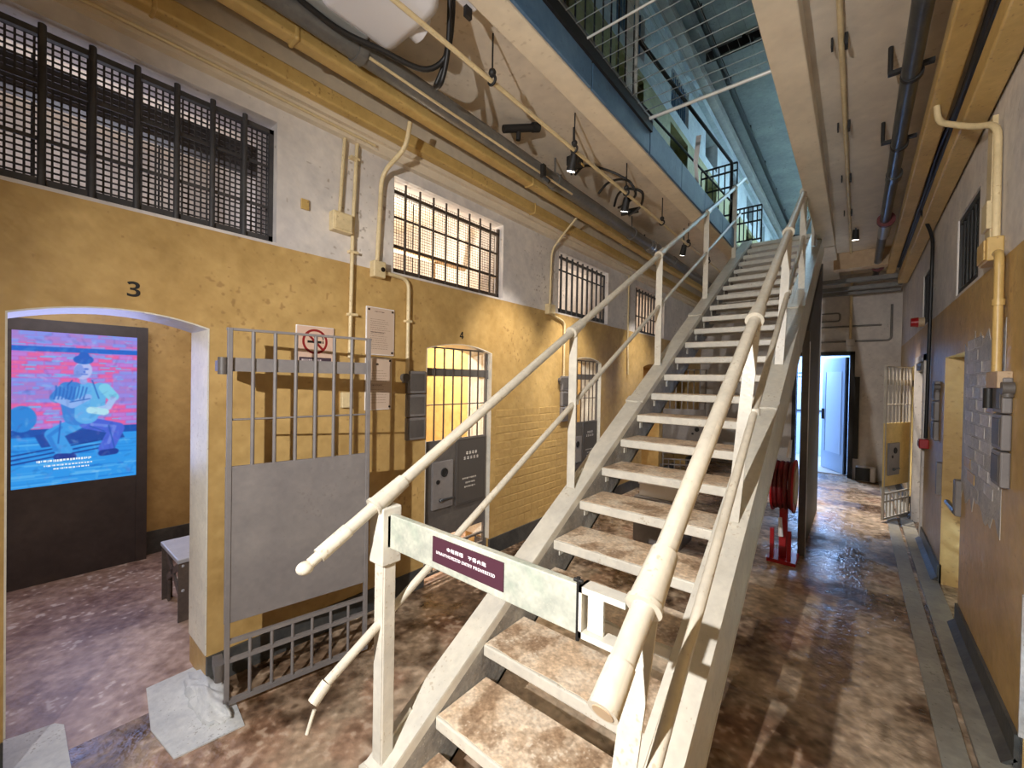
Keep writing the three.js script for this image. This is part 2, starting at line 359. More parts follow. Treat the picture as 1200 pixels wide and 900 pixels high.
{ // galleries: slabs, edge beams, landing
  struct('ceiling', 'cream underside of the left gallery slab', 'ceiling', B(-5.1, VL - 0.14, SOFFIT, FLOOR2, ZF - 0.2, ZN + 0.2), M.soffit);
  struct('ceiling', 'cream underside of the right gallery slab', 'ceiling', B(VR + 0.16, 1.6, SOFFIT, FLOOR2, ZF - 0.2, ZN + 0.2), M.soffit);
  struct('trim_4', 'cream edge beam under the left gallery', 'beam', [RB(VL - 0.15, VL, BEAMB, FLOOR2 - 0.01, -6.36, ZN, 0.008), RB(VL - 0.15, VL - 0.05, BEAMB, FLOOR2 - 0.01, ZF, -6.36, 0.008)], M.beam);
  struct('trim_5', 'cream edge beam under the right gallery above the stairs', 'beam', RB(VR, VR + 0.17, BEAMB, FLOOR2 - 0.01, -6.8, ZN, 0.008), M.beam);
  struct('ceiling', 'underside of the landing slab at the stair head', 'ceiling', B(VL, VR + 0.16, BEAMB + 0.02, FLOOR2, -6.92, ZF), M.soffit);
  struct('floor', 'concrete floor of the long upper gallery beyond the stair head', 'floor', B(-3.3, XR + 0.2, FLOOR2 - 0.1, FLOOR2, ZF - 0.2, ZU), M.cement);
  // the blue fascia of the left gallery, made of plates, with a black kerb on top
  const f = thing('gallery_fascia', 'blue painted plates on the left gallery edge above the cream beam', 'fascia', [VL, BEAMB, -2]);
  for (let k = 0; k < 7; k++) { const a = ZN - k * 0.935; part(f, 'plate', RB(VL, VL + 0.018, BEAMB + 0.012, FLOOR2 - 0.045, a - 0.005, a - 0.925, 0.003, 1), M.blue); }
  part(f, 'kerb', B(VL - 0.02, VL + 0.035, FLOOR2 - 0.045, FLOOR2 + 0.05, ZN, -3.25), M.black);
  part(f, 'kerb_strip', B(VL + 0.034, VL + 0.04, FLOOR2 + 0.03, FLOOR2 + 0.045, ZN, -3.25), M.greyPipe);
  const f2 = thing('gallery_fascia', 'taller blue plates without a kerb on the left gallery edge beside the stairs', 'fascia', [VL, BEAMB, -5]);
  for (let k = 0; k < 4; k++) { const a = -3.25 - k * 0.77; part(f2, 'plate', RB(VL, VL + 0.018, BEAMB + 0.012, FLOOR2 + 0.04, a - 0.004, a - 0.766, 0.003, 1), M.blue); }
}
{ // the upper storey
  const w = thing('wall_upper', 'upper storey left wall, olive below and pale above, with dark openings', 'wall', [XL, FLOOR2, -3], null, 'structure');
  const hs = []; for (let k = 0; k < 12; k++) { const a = 1.2 - k * 2.1; hs.push(rectHole(-a, -(a - 0.95), 5.35, 6.05)); }
  part(w, 'olive_dado', wallShape(XL, -1, 0.25, [[-ZN, FLOOR2], [-ZN, 6.15], [-ZU, 6.15], [-ZU, FLOOR2]], hs), M.upperWall);
  const h2 = []; for (let k = 0; k < 12; k++) { const a = 1.2 - k * 2.1; h2.push(rectHole(-a, -(a - 0.95), 6.35, 7.0)); }
  part(w, 'pale_plaster', wallShape(XL, -1, 0.25, [[-ZN, 6.15], [-ZN, TOP], [-ZU, TOP], [-ZU, 6.15]], h2), M.upperWhite);
  struct('wall_upper_outer', 'pale back wall of the upper cells behind their openings', 'wall', B(-4.9, -4.8, FLOOR2, TOP, ZU, ZN), M.upperWhite);
  struct('floor', 'concrete floor of the upper cells', 'floor', B(-4.9, XL - 0.2, FLOOR2 - 0.08, FLOOR2, ZU, ZF - 0.2), M.cement);
  struct('wall_upper_right', 'pale upper storey right wall', 'wall', B(XR + 0.05, XR + 0.25, FLOOR2, TOP, ZU, ZN), M.upperWhite);
  struct('wall_upper_far', 'pale upper storey end wall beyond the stair head', 'wall', [B(-5.1, 1.6, FLOOR2, TOP, ZU, ZU - 0.2)], M.upperWhite);
  struct('ceiling', 'dark grey roof soffit over the stair well', 'ceiling', [B(-5.1, -1.1, TOP, TOP + 0.15, ZU - 0.2, ZN + 0.2), B(0.4, 1.6, TOP, TOP + 0.15, ZU - 0.2, ZN + 0.2), B(-1.1, 0.4, TOP, TOP + 0.15, -21.6, ZU - 0.2), B(-1.1, 0.4, TOP, TOP + 0.15, ZN + 0.2, -9)], painted([150, 152, 150], [132, 134, 132], [104, 102, 98], 2.4, 0.7, 0.8, 0.003));
  const c = thing('trim_6', 'pale green cornice boards at the top of the upper left wall', 'cornice', [XL, 7.1, -3], null, 'structure');
  part(c, 'board', B(XL, XL + 0.1, 7.12, 7.26, ZU, ZN), M.upperWhite); part(c, 'board', B(XL, XL + 0.22, 7.34, 7.5, ZU, ZN), M.farWall);
  for (let k = 0; k < 7; k++) struct('trim_' + (7 + k), ['first', 'second', 'third', 'fourth', 'fifth', 'sixth', 'farthest'][k] + ' dark rafter under the roof, counted from the near end', 'rafter', B(XL + 0.3, XR, TOP - 0.14, TOP, 2.4 - k * 1.75, 2.3 - k * 1.75), M.iron);
  // glazed skylight in the roof on the right of the well, the source of the daylight
  const win = thing('window_6', 'glazed skylight in the roof over the right of the stair well', 'window', [-0.3, TOP, -15], null, 'structure');
  for (let k = 0; k <= 6; k++) { const z = -9 - k * 2.1; part(win, 'glazing_bar', B(-1.1, 0.4, TOP, TOP + 0.06, z - 0.02, z + 0.02), M.upperWhite); }
  for (const x of [-1.1, -0.35, 0.4]) part(win, 'glazing_bar', B(x - 0.02, x + 0.02, TOP, TOP + 0.06, -9, -21.6), M.upperWhite);
  for (let k = 0; k < 6; k++) for (const x of [-1.08, -0.33]) part(win, 'pane', B(x, x + 0.71, TOP + 0.03, TOP + 0.034, -9.02 - k * 2.1, -11.08 - k * 2.1), M.pane);
}
{ // cell partitions and back wall
  const gy = [], gw = [];
  for (const z of [2.6, 0.78, -1.36, -3.45, -5.55, -7.4, -8.9]) { gy.push(B(-4.8, XL - 0.3, 0, 2.2, z - 0.1, z + 0.1)); gw.push(B(-4.8, XL - 0.3, 2.2, SOFFIT, z - 0.1, z + 0.1)); }
  const p = thing('wall_partitions', 'painted walls between the cells, yellow below and white above', 'wall', [-3.8, 0, -3], null, 'structure');
  gy.forEach((g, i) => part(p, 'partition', g, M.yellow)); gw.forEach((g) => part(p, 'partition_top', g, M.white));
  const q = thing('wall_cell_back', 'back wall of the cells, yellow below and white above', 'wall', [-4.85, 0, -3], null, 'structure');
  part(q, 'yellow_dado', B(-5.0, -4.8, 0, 2.2, ZF, ZN), M.yellow); part(q, 'white_top', B(-5.0, -4.8, 2.2, SOFFIT, ZF, ZN), M.white);
  part(q, 'dark_base', B(-4.81, -4.785, 0, 0.2, ZF, ZN), M.base);
}

// ------------------------------------------------------------------ the staircase
const RISE = 0.1512, RUN = 0.264, Z0 = -0.79, Y0 = 0.152, SL = RISE / RUN;
const nose = (z, o = 0) => Y0 + (Z0 - z) * SL + o;
const railX = (side, z) => side < 0 ? -1.3 : THREE.MathUtils.lerp(-0.32, -0.44, Math.min(1, Math.max(0, (-0.66 - z) / 4.84)));
const postZ = [-0.88, -2.17, -3.53, -4.9, -6.2];
{
  const st = thing('staircase', 'cream painted steel staircase with open treads climbing to the upper gallery', 'staircase', [-0.86, 0, -3.8]);
  const slab = (x0, x1, top, bot, za, zb, foot) => {                    // a sloped plate parallel to the flight
    const s = new THREE.Shape();
    if (foot) { s.moveTo(-za, 0.0); s.lineTo(-za, nose(za, top)); s.lineTo(-zb, nose(zb, top)); s.lineTo(-zb, nose(zb, bot)); s.lineTo(-Math.min(za, Z0 + (Y0 + bot) / SL), 0.0); }
    else { s.moveTo(-za, nose(za, bot)); s.lineTo(-za, nose(za, top)); s.lineTo(-zb, nose(zb, top)); s.lineTo(-zb, nose(zb, bot)); }
    s.closePath();
    const g = new THREE.ExtrudeGeometry(s, { depth: x1 - x0, bevelEnabled: false });
    return g.rotateY(Math.PI / 2).translate(x0, 0, 0);
  };
  for (const [x0, x1, lip, web] of [[-1.345, -1.222, -1.222, -1.24], [-0.5, -0.37, -0.5, -0.485]]) {
    const s = part(st, 'stringer', slab(Math.min(lip, web), Math.max(lip, web), -0.012, -0.29, -0.83, -6.92, true), M.stringerGrey);
    part(st, 'top_flange', [slab(x0, x1, 0.03, -0.012, -0.83, -6.92, false), slab(x0 === -0.5 ? x0 + 0.001 : x1 - 0.028, x0 === -0.5 ? x0 + 0.028 : x1 - 0.001, 0.037, 0.03, -0.83, -6.92, false)], M.cream, s);
    part(st, 'bottom_flange', slab(x0, x1, -0.272, -0.29, -1.06, -6.92, false), M.cream, s);
    part(st, 'outer_plate', slab(x0 === -0.5 ? x1 - 0.014 : x0 + 0.002, x0 === -0.5 ? x1 - 0.002 : x0 + 0.014, -0.012, -0.272, -0.835, -6.92, true), M.cream, s);
    part(st, 'foot_block', B(x0 - 0.01, x1 + 0.005, 0, 0.2, -0.815, -0.86), M.cream, s);
    for (const z of [-3.0, -4.45]) part(st, 'splice_strap', bar([(x0 + x1) / 2, nose(z, 0.034), z], [(x0 + x1) / 2, nose(z - 0.06, 0.034), z - 0.06], x1 - x0 + 0.012, 0.014), M.cream, s);
  }
  for (let k = 0; k < 24; k++) {
    const y = Y0 + RISE * k, z = Z0 - RUN * k;
    const t = part(st, 'tread', [RB(-1.221, -0.501, y - 0.05, y, z, z - 0.05, 0.008), RB(-1.221, -0.501, y - 0.018, y - 0.001, z - 0.03, z - 0.285, 0.004), B(-1.221, -0.501, y - 0.045, y - 0.012, z - 0.272, z - 0.285)], M.cream);
    const s = new THREE.Shape(), pts = [];                             // worn patch of bare brown metal with a ragged edge
    for (let i = 0; i <= 14; i++) pts.push([-1.217 + i * 0.712 / 14, 0.006 + R(0, 0.012)]);
    for (let i = 14; i >= 0; i--) pts.push([-1.217 + i * 0.712 / 14, 0.282]);
    pts.forEach((p, i) => (i ? s.lineTo(p[0], p[1]) : s.moveTo(p[0], p[1])));
    const g = new THREE.ExtrudeGeometry(s, { depth: 0.003, bevelEnabled: false }); g.rotateX(-Math.PI / 2).translate(0, y - 0.0015, z);
    const tx = boxUV(g); const u = tx.attributes.uv; for (let i = 0; i < u.count; i++) u.setXY(i, u.getX(i) + k * 0.37, u.getY(i) + k * 0.21);
    part(st, 'worn_surface', tx, M.tread, t, true);
    part(st, 'bracket', [B(-1.222, -1.217, y - 0.1, y - 0.018, z - 0.06, z - 0.1), B(-1.222, -1.16, y - 0.024, y - 0.018, z - 0.06, z - 0.1)], M.cream, t);
    part(st, 'bracket', [B(-0.505, -0.5, y - 0.1, y - 0.018, z - 0.06, z - 0.1), B(-0.56, -0.5, y - 0.024, y - 0.018, z - 0.06, z - 0.1)], M.cream, t);
  }
  for (const side of [-1, 1]) {
    const sx = side < 0 ? -1.3 : -0.43, r = side < 0 ? 0.0215 : 0.024, zs = -0.645, ze = -6.75;
    const P = (z, o) => [railX(side, z), nose(z, o), z];
    const zz = [zs, -0.88, -1.5, -2.17, -3.5, -4.9, ze];
    const hr = part(st, 'handrail', zz.slice(1).map((z, i) => rod(P(zz[i], 0.97), P(z, 0.97), r, 20)), M.creamPipe);
    for (const z of postZ) { part(st, 'coupling', [rod(P(z + 0.05, 0.97), P(z - 0.07, 0.97), r + 0.011, 22, r + 0.006), rod(P(z + 0.056, 0.97), P(z + 0.046, 0.97), r + 0.014, 22)], M.creamPipe, hr); }
    if (side < 0) {
      part(st, 'end_knob', [new THREE.SphereGeometry(0.023, 18, 12).scale(1, 0.9, 1.15).translate(...P(zs + 0.055, 0.97)), rod(P(zs + 0.04, 0.97), P(zs, 0.97), 0.017, 14), rod(P(zs + 0.012, 0.97), P(zs - 0.085, 0.97), r + 0.003, 18)], M.creamPipe, hr);
      part(st, 'rail_end', rod(P(ze, 0.97), [-1.3, nose(ze, 0.97) + 0.02, ze - 0.2], r * 0.8, 14), M.creamPipe, hr);
    } else {
      part(st, 'torn_sleeve', [rod(P(zs, 0.97), P(zs - 0.075, 0.97), r + 0.004, 22, r + 0.002)], M.creamPipe, hr);
      part(st, 'pipe_bore', rod(P(zs + 0.0015, 0.97), P(zs, 0.97), r * 0.8, 18), M.brownBand, hr);
    }
    const zm = side < 0 ? [-0.665, -0.88, -2.17, -3.53, -4.9, -6.5] : [-0.88, -2.17, -3.53, -4.9, -6.5];
    const mr = part(st, 'middle_rail', zm.slice(1).map((z, i) => rod(P(zm[i], 0.53), P(z, 0.53), 0.0155, 14)), M.creamPipe);
    if (side < 0) part(st, 'middle_rail_end', [rod(P(-0.665, 0.53), P(-0.62, 0.515), 0.019, 12), rod([-1.3, nose(-0.64, 0.48), -0.625], [-1.295, nose(-0.64, 0.42), -0.6], 0.006, 6)], M.creamPipe, mr);
    for (const z of postZ) {
      const y0 = nose(z, 0.02), y1 = nose(z, 0.95), x0 = sx, x1 = railX(side, z);
      const pg = part(st, 'post', [bar([x0 - 0.024, y0, z], [x1 - 0.024, y1, z], 0.007, 0.055, [0, 0, 1]), bar([x0, y0, z + 0.026], [x1, y1, z + 0.026], 0.05, 0.007, [0, 0, 1])], M.cream);
      part(st, 'gusset', [bar([x0 - 0.01, nose(z - 0.0, 0.03), z - 0.02], [x0 - 0.01, nose(z - 0.13, 0.035), z - 0.13], 0.007, 0.03)], M.cream, pg);
      part(st, 'rail_clip', [rod(P(z, 0.515), P(z, 0.545).map((v, i) => v), 0.024, 12)], M.cream, pg);
    }
  }
  part(st, 'post_head', RB(-1.345, -1.262, 0.935, 1.14, -0.918, -0.838, 0.006), M.cream);
  part(st, 'lower_post', RB(-1.328, -1.272, 0.2, 0.95, -0.903, -0.853, 0.005), M.cream);
}
{ // hinged bar across the foot of the stairs
  const zc = -0.88, b = thing('barrier_gate', 'cream hinged barrier board with a maroon no entry sign across the stair foot', 'barrier', [-0.85, 0.99, zc]);
  part(b, 'board', RB(-1.262, -0.503, 0.995, 1.115, zc - 0.012, zc + 0.012, 0.004), M.barrier);
  const fr = part(b, 'latch_frame', [B(-0.494, -0.378, 1.103, 1.118, zc - 0.02, zc + 0.02), B(-0.494, -0.378, 0.996, 1.011, zc - 0.02, zc + 0.02), B(-0.494, -0.486, 0.996, 1.118, zc - 0.02, zc + 0.02)], M.cream);
  part(b, 'latch_plate', B(-0.478, -0.438, 1.012, 1.102, zc - 0.004, zc + 0.004), M.cream, fr);
  part(b, 'hinge_pin', [rod([-0.4985, 0.985, zc + 0.014], [-0.4985, 1.135, zc + 0.014], 0.005, 8), rod([-0.51, 1.127, zc + 0.014], [-0.487, 1.127, zc + 0.014], 0.005, 8)], M.iron);
  part(b, 'bracket_plate', B(-1.272, -1.262, 1.0, 1.11, zc - 0.02, zc + 0.02), M.gateDark);
  const strokes = {                                                     // written characters as pen strokes on a 10 by 10 square
    a: ['2,3 8,3', '1,5 9,5', '5,1 5,9', '5,5 2,8', '5,5 8,8'],
    b: ['3,1 1,3 3,4 1,6 4,6', '2,6 2,9', '5,2 9,2', '6,3 5,5', '8,3 7,5', '5,6 9,6', '7,6 7,9', '5,9 9,9'],
    c: ['1,3 4,3', '2.5,1 2.5,9 1.5,8', '1,6 4,5', '5,2 9,1.5', '5.5,3 6,4', '7,3 7,4', '8.5,3 8,4', '5,5 9,5', '5.5,6 8.5,6 6,9', '6,7 9,9'],
    d: ['1,3 4,3', '2.5,1 2.5,9', '2.5,4 1,6', '5,2 9,2', '6,1 6,3', '8,1 8,3', '5,4 7,4', '7.5,4 9,4', '6,5 5,9', '6,6 9,6', '6,7.5 9,7.5', '5.5,9 9,9', '7.5,5 7.5,9'],
    e: ['1,2 9,2', '5.5,2 2,6', '5,4 5,9', '6,4 8,6'],
    f: ['3,1 1,3', '3,3 1,5', '2,4.5 2,9', '5,1 8,1 8,4 5,4 5,1', '5,2.5 8,2.5', '4,5.5 9,5.5', '4,7 9,7', '7.5,5.5 7.5,9 6.5,9', '5,8 6,8.5'],
    g: ['2,3 2,9', '2,3 8,3 8,9', '5,1 5,4', '5,4 3.5,7', '5,4 6.5,7'],
    h: ['2,1 3,2', '1,4 2.5,4 2.5,7', '1,8 3,8 9,9', '5,1 4,4', '5,3 5,7', '5,3 9,3', '5,4.5 8.5,4.5', '5,6 8.5,6', '5,7.5 9,7.5', '7,2 7,7.5'],
  };
  const sign = canvasMat(640, 230, (g, w, h) => {
    g.fillStyle = '#4b2835'; g.fillRect(0, 0, w, h);
    g.strokeStyle = '#f2ecec'; g.lineWidth = 6; g.lineCap = 'round';
    'abcd efgh'.split('').forEach((ch, i) => {
      if (ch === ' ') return;
      const x = 142 + i * 40, y = 52, k = 3.8;
      for (const s of strokes[ch]) { g.beginPath(); s.split(' ').forEach((p, j) => { const [u, v] = p.split(',').map(Number); j ? g.lineTo(x + u * k, y + v * k) : g.moveTo(x + u * k, y + v * k); }); g.stroke(); }
    });
    g.fillStyle = '#f2ecec'; g.font = 'bold 38px sans-serif'; g.textAlign = 'center'; g.fillText('UNAUTHORIZED ENTRY PROHIBITED', w / 2 - 14, 146, 540);
  });
  const plate = part(b, 'sign_plate', B(-1.027, -0.731, 1.02, 1.1, zc + 0.012, zc + 0.0155), std({ color: 0x4b2835, roughness: 0.4 }));
  part(b, 'sign_print', face([-1.027, 1.02, zc + 0.0158], [0.296, 0, 0], [0, 0.08, 0]), sign, plate, true);
}

// ------------------------------------------------------------------ cell gates
function gate(name, label, group, hinge, s, turn, W, o = {}) {          // hinge point; the leaf runs along local s*z; face side +x
  const t = thing(name, label, 'gate', hinge, group);
  const add = (n, g, m, p, keep) => mk(n, g, m, p || t, null, keep);
  const z = (f) => s * f * W, m = o.m || M.gate, top = o.top || 1.82, bot = 0.03, pt = o.pt || 1.165, pb = o.pb || 0.42;
  for (const f of [0.02, 0.98]) add('stile', RB(-0.012, 0.012, bot, top, z(f) - 0.011, z(f) + 0.011, 0.003, 1), m);
  add('top_rail', B(-0.01, 0.01, top - 0.012, top, z(0), z(1)), m);
  add('bottom_rail', B(-0.012, 0.012, bot, bot + 0.022, z(0), z(1)), m);
  for (let k = 1; k < 7; k++) add('bar', rod([0, pt - 0.01, z(0.02 + 0.96 * k / 7)], [0, top - 0.005, z(0.02 + 0.96 * k / 7)], o.r || 0.009, 8), o.bm || m);
  add('crossbar', B(-0.016, -0.004, 1.615, 1.68, z(-0.03), z(1.0)), m);
  add('tie_rod', rod([0, 1.386, z(0.02)], [0, 1.386, z(0.98)], 0.005, 6), m);
  const pn = add('panel', RB(-0.008, 0.008, pb, pt, z(0.0), z(1.0), 0.003, 1), o.pm || m);
  for (const y of [pb - 0.1, pb - 0.19]) add('lower_rail', B(-0.01, 0.01, y, y + 0.018, z(0.02), z(0.98)), m);
  for (let k = 1; k < 7; k++) add('lower_bar', rod([0, bot, z(0.02 + 0.96 * k / 7)], [0, pb - 0.09, z(0.02 + 0.96 * k / 7)], 0.008, 8), m);
  for (const y of o.hinges || [0.2, 1.64]) add('hinge', [rod([0, y - 0.04, z(-0.02)], [0, y + 0.04, z(-0.02)], 0.02, 12), B(-0.11, 0, y - 0.025, y + 0.025, z(-0.02) - 0.02, z(-0.02) + 0.02)], M.gateDark);
  if (o.lock) {
    const lp = add('lock_plate', RB(0.008, 0.03, 0.55, 0.93, z(o.lock[0]), z(o.lock[1]), 0.004, 1), M.gate);
    const zc = (z(o.lock[0]) + z(o.lock[1])) / 2;
    add('keyhole', [new THREE.TorusGeometry(0.03, 0.007, 8, 18).rotateY(Math.PI / 2).translate(0.032, 0.84, zc - 0.01), new THREE.CylinderGeometry(0.024, 0.024, 0.006, 16).rotateZ(Math.PI / 2).translate(0.032, 0.84, zc - 0.01), new THREE.CylinderGeometry(0.018, 0.018, 0.006, 16).rotateZ(Math.PI / 2).translate(0.032, 0.77, zc + 0.055)], M.black, lp);
    add('bolt_handle', [rod([0.04, 0.62, zc - 0.1], [0.04, 0.62, zc + 0.03], 0.009, 8), new THREE.SphereGeometry(0.016, 10, 8).translate(0.04, 0.62, zc + 0.03)], M.steelPipe, lp);
  }
  if (o.sign) {
    const sp = add('sign_plate', RB(0.008, 0.02, 0.53, 1.09, z(o.sign[0]), z(o.sign[1]), 0.003, 1), M.gateDark);
    add('sign_print', face([0.0206, 0.53, Math.max(z(o.sign[0]), z(o.sign[1]))], [0, 0, -Math.abs(z(o.sign[0]) - z(o.sign[1]))], [0, 0.56, 0]), M.gateSign, sp, true);
  }
  t.rotation.y = turn;
  return t;
}
M.gateSign = canvasMat(300, 440, (g, w, h) => {
  g.fillStyle = '#4e4945'; g.fillRect(0, 0, w, h); g.strokeStyle = '#39342f'; g.lineWidth = 4; g.strokeRect(22, 10, w - 44, h - 20);
  g.fillStyle = '#ded8d0';
  for (let k = 0; k < 4; k++) { g.fillRect(92 + k * 30, 92, 20, 5); g.fillRect(92 + k * 30, 102, 20, 5); g.fillRect(100 + k * 30, 88, 4, 24); }
  for (let k = 0; k < 5; k++) { g.fillRect(70 + k * 32, 126, 20, 4); g.fillRect(70 + k * 32, 137, 20, 4); g.fillRect(78 + k * 32, 122, 4, 22); }
  textRows(g, 60, 264, 190, 1, 30, 12, '#bdb6ac', 5); textRows(g, 90, 294, 130, 1, 30, 12, '#bdb6ac', 9); textRows(g, 80, 322, 150, 1, 30, 12, '#bdb6ac', 14);
});
gate('cell_gate', 'grey barred gate standing open beside doorway 3, with a large plain panel', 'barred cell gates', [-2.28, 0, -0.66], -1, -0.175, 0.69, {});
gate('cell_gate', 'closed gate of cell 4 with a lock plate and bright yellow light behind', 'barred cell gates', [XL - 0.05, 0, -2.78], 1, 0, 0.72, { m: M.gateDark, bm: M.bars2, r: 0.007, top: 1.85, pt: 1.10, pb: 0.31, hinges: [0.12, 1.64], lock: [0.58, 0.88], sign: [0.02, 0.52] });
gate('cell_gate', 'closed gate of the cell after cell 4, half hidden by the stair post', 'barred cell gates', [XL - 0.05, 0, -4.87], 1, 0, 0.71, { m: M.gateDark, bm: M.bars2, r: 0.007, top: 1.85, pt: 1.10, pb: 0.31, hinges: [0.12, 1.64], lock: [0.58, 0.88], sign: [0.02, 0.52] });
gate('cell_gate', 'grey gate swung out from the left wall, seen between the upper treads', 'barred cell gates', [XL + 0.06, 0, -6.98], -1, -1.15, 0.66, { lock: [0.6, 0.95] });
gate('cell_gate', 'cream gate with a yellow panel swung out from the right wall near the far door', 'barred cell gates', [XR - 0.03, 0, -7.13], 1, -0.42, 0.64, { m: M.creamGate, pm: M.gateYellow, top: 1.84, r: 0.008, lock: [0.5, 0.9] });
gate('cell_gate', 'dark gate deep in the right wall recess beside the bare bricks', 'barred cell gates', [XR + 0.17, 0, -4.84], 1, 0, 0.78, { m: M.gateDark, hinges: [] });
gate('cell_gate', 'dark gate in the nearest right wall doorway at the picture edge', 'barred cell gates', [XR + 0.17, 0, -2.68], 1, 0, 0.75, { m: M.gateDark, hinges: [] });
{ // white flush door on the right wall
  const d = thing('door_2', 'pale flush door with a white frame on the right wall', 'door', [XR, 0, -6.5], null, 'structure');
  part(d, 'leaf', RB(XR + 0.05, XR + 0.09, 0.02, 1.87, -6.1, -6.85, 0.004, 1), M.farWall);
  part(d, 'frame', [B(XR - 0.02, XR + 0.1, 0, 1.94, -6.02, -6.09), B(XR - 0.02, XR + 0.1, 0, 1.94, -6.86, -6.93), B(XR - 0.02, XR + 0.1, 1.87, 1.94, -6.02, -6.93)], M.white);
  part(d, 'door_closer', RB(XR - 0.03, XR + 0.05, 1.78, 1.86, -6.2, -6.6, 0.006), M.gateDark);
  part(d, 'door_handle', rod([XR + 0.0, 1.02, -6.2], [XR + 0.0, 1.02, -6.33], 0.01, 8), M.whitePlastic);
}

// ------------------------------------------------------------------ windows of the left wall
function barredWindow(n, label, a, b, o) {
  const x = XL - 0.06, y0 = 2.35, y1 = o.top || 3.01;
  const t = thing('window_' + n, label, 'window', [x, y0, (a + b) / 2], null, 'structure');
  part(t, 'frame', [B(x - 0.012, x + 0.012, y0, y0 + 0.038, a, b), B(x - 0.012, x + 0.012, y1 - (o.drop || 0.02) - 0.025, y1 - (o.drop || 0.02), a, b), B(x - 0.012, x + 0.012, y0, y1 - 0.02, a, a - 0.022), B(x - 0.012, x + 0.012, y0, y1 - 0.02, b, b + 0.022)], o.m);
  const k0 = Math.round((a - b) / o.pitch);
  for (let k = 1; k < k0; k++) { const z = a - (a - b) * k / k0; part(t, 'bar', rod([x + 0.014, y0, z], [x + 0.014, y1, z], o.r, 8), o.m); }
  for (const y of o.rows) part(t, 'tie_bar', B(x - 0.004, x + 0.004, y - 0.008, y + 0.008, a, b), o.m);
  if (o.mesh) {                                                        // welded wire mesh behind the bars
    const gs = [], c = o.mesh, wd = c * o.wire;
    for (let z = a - c / 2; z > b; z -= c) gs.push(B(x - 0.05, x - 0.05 - wd * 0.5, y0, y1 - 0.01, z - wd / 2, z + wd / 2));
    for (let y = y0 + c / 2; y < y1 - 0.01; y += c) gs.push(B(x - 0.052, x - 0.052 - wd * 0.5, y - wd / 2, y + wd / 2, a, b));
    const w = part(t, 'wire_mesh', gs, o.mm || o.m); w.userData.kind = 'stuff';
  }
  return t;
}
barredWindow(1, 'large window with thick dark bars and close wire mesh above doorway 3', 0.2, -0.97, { m: M.bars, pitch: 0.139, r: 0.013, rows: [2.55, 2.78], mesh: 0.026, wire: 0.3 });
barredWindow(2, 'window glowing warm cream behind thin brown bars and fine mesh', -1.74, -2.92, { m: M.bars2, pitch: 0.137, r: 0.0085, rows: [2.55, 2.76], drop: 0.06, mesh: 0.022, wire: 0.13 });
barredWindow(3, 'grey barred window over the handrail, third along the left wall', -3.85, -5.03, { m: M.bars, pitch: 0.118, r: 0.013, rows: [2.84, 2.4] });
barredWindow(4, 'small looking barred window beyond the stair post, farthest on the left wall', -5.91, -7.1, { m: M.bars, pitch: 0.12, r: 0.013, rows: [2.6] });
barredWindow(5, 'barred window behind the photographer on the left wall', 2.28, 1.1, { m: M.bars, pitch: 0.139, r: 0.013, rows: [2.55, 2.78] });
{ // right wall windows: dark
  [[-3.73, -4.45, 'dark window opening high on the right wall above the bare bricks'], [-5.83, -6.5, 'dark high window beyond on the right wall, above the pale door'], [-1.6, -2.38, 'dark high window on the right wall nearest the camera']].forEach(([a, b, l], i) => {
    const t = thing('window_' + (7 + i), l, 'window', [XR + 0.03, 2.27, (a + b) / 2], null, 'structure');
    part(t, 'frame', [B(XR + 0.01, XR + 0.06, 2.27, 2.31, a, b), B(XR + 0.01, XR + 0.06, 2.78, 2.82, a, b), B(XR + 0.01, XR + 0.06, 2.27, 2.82, a, a - 0.03), B(XR + 0.01, XR + 0.06, 2.27, 2.82, b, b + 0.03)], M.iron);
    part(t, 'pane', B(XR + 0.04, XR + 0.046, 2.3, 2.79, a - 0.02, b + 0.02), M.pane);
    for (let k = 1; k < 6; k++) { const z = a - (a - b) * k / 6; part(t, 'bar', rod([XR + 0.02, 2.27, z], [XR + 0.02, 2.82, z], 0.009, 6), M.iron); }
  });
}

// ------------------------------------------------------------------ ducts, pipes and conduits under the left gallery
solo('duct', 'lower of the two yellow square ducts along the left wall top', 'duct', [RB(-2.47, -2.395, 3.19, 3.28, ZF, ZN, 0.014), ...[-0.4, -3.2, -5.6].map((z) => RB(-2.476, -2.389, 3.184, 3.286, z, z - 0.02, 0.012))], M.duct, 'yellow ducts');
{
  const t = thing('duct', 'upper of the two yellow square ducts along the left wall top', 'duct', [-2.2, 3.3, -3], 'yellow ducts');
  part(t, 'body', RB(-2.25, -2.165, 3.265, 3.36, ZF, ZN, 0.018), M.duct);
  for (const z of [-0.9, -2.85, -4.8]) part(t, 'strap', RB(-2.257, -2.158, 3.258, 3.367, z, z - 0.03, 0.016), M.duct);
  for (const z of [-1.3, -3.3, -5.3, 0.4]) part(t, 'hanger', [bar([-2.27, 3.37, z], [-2.15, 3.37, z], 0.03, 0.008), rod([-2.24, 3.37, z], [-2.24, SOFFIT, z], 0.009, 6), rod([-2.175, 3.37, z], [-2.175, SOFFIT, z], 0.009, 6)], M.iron);
}
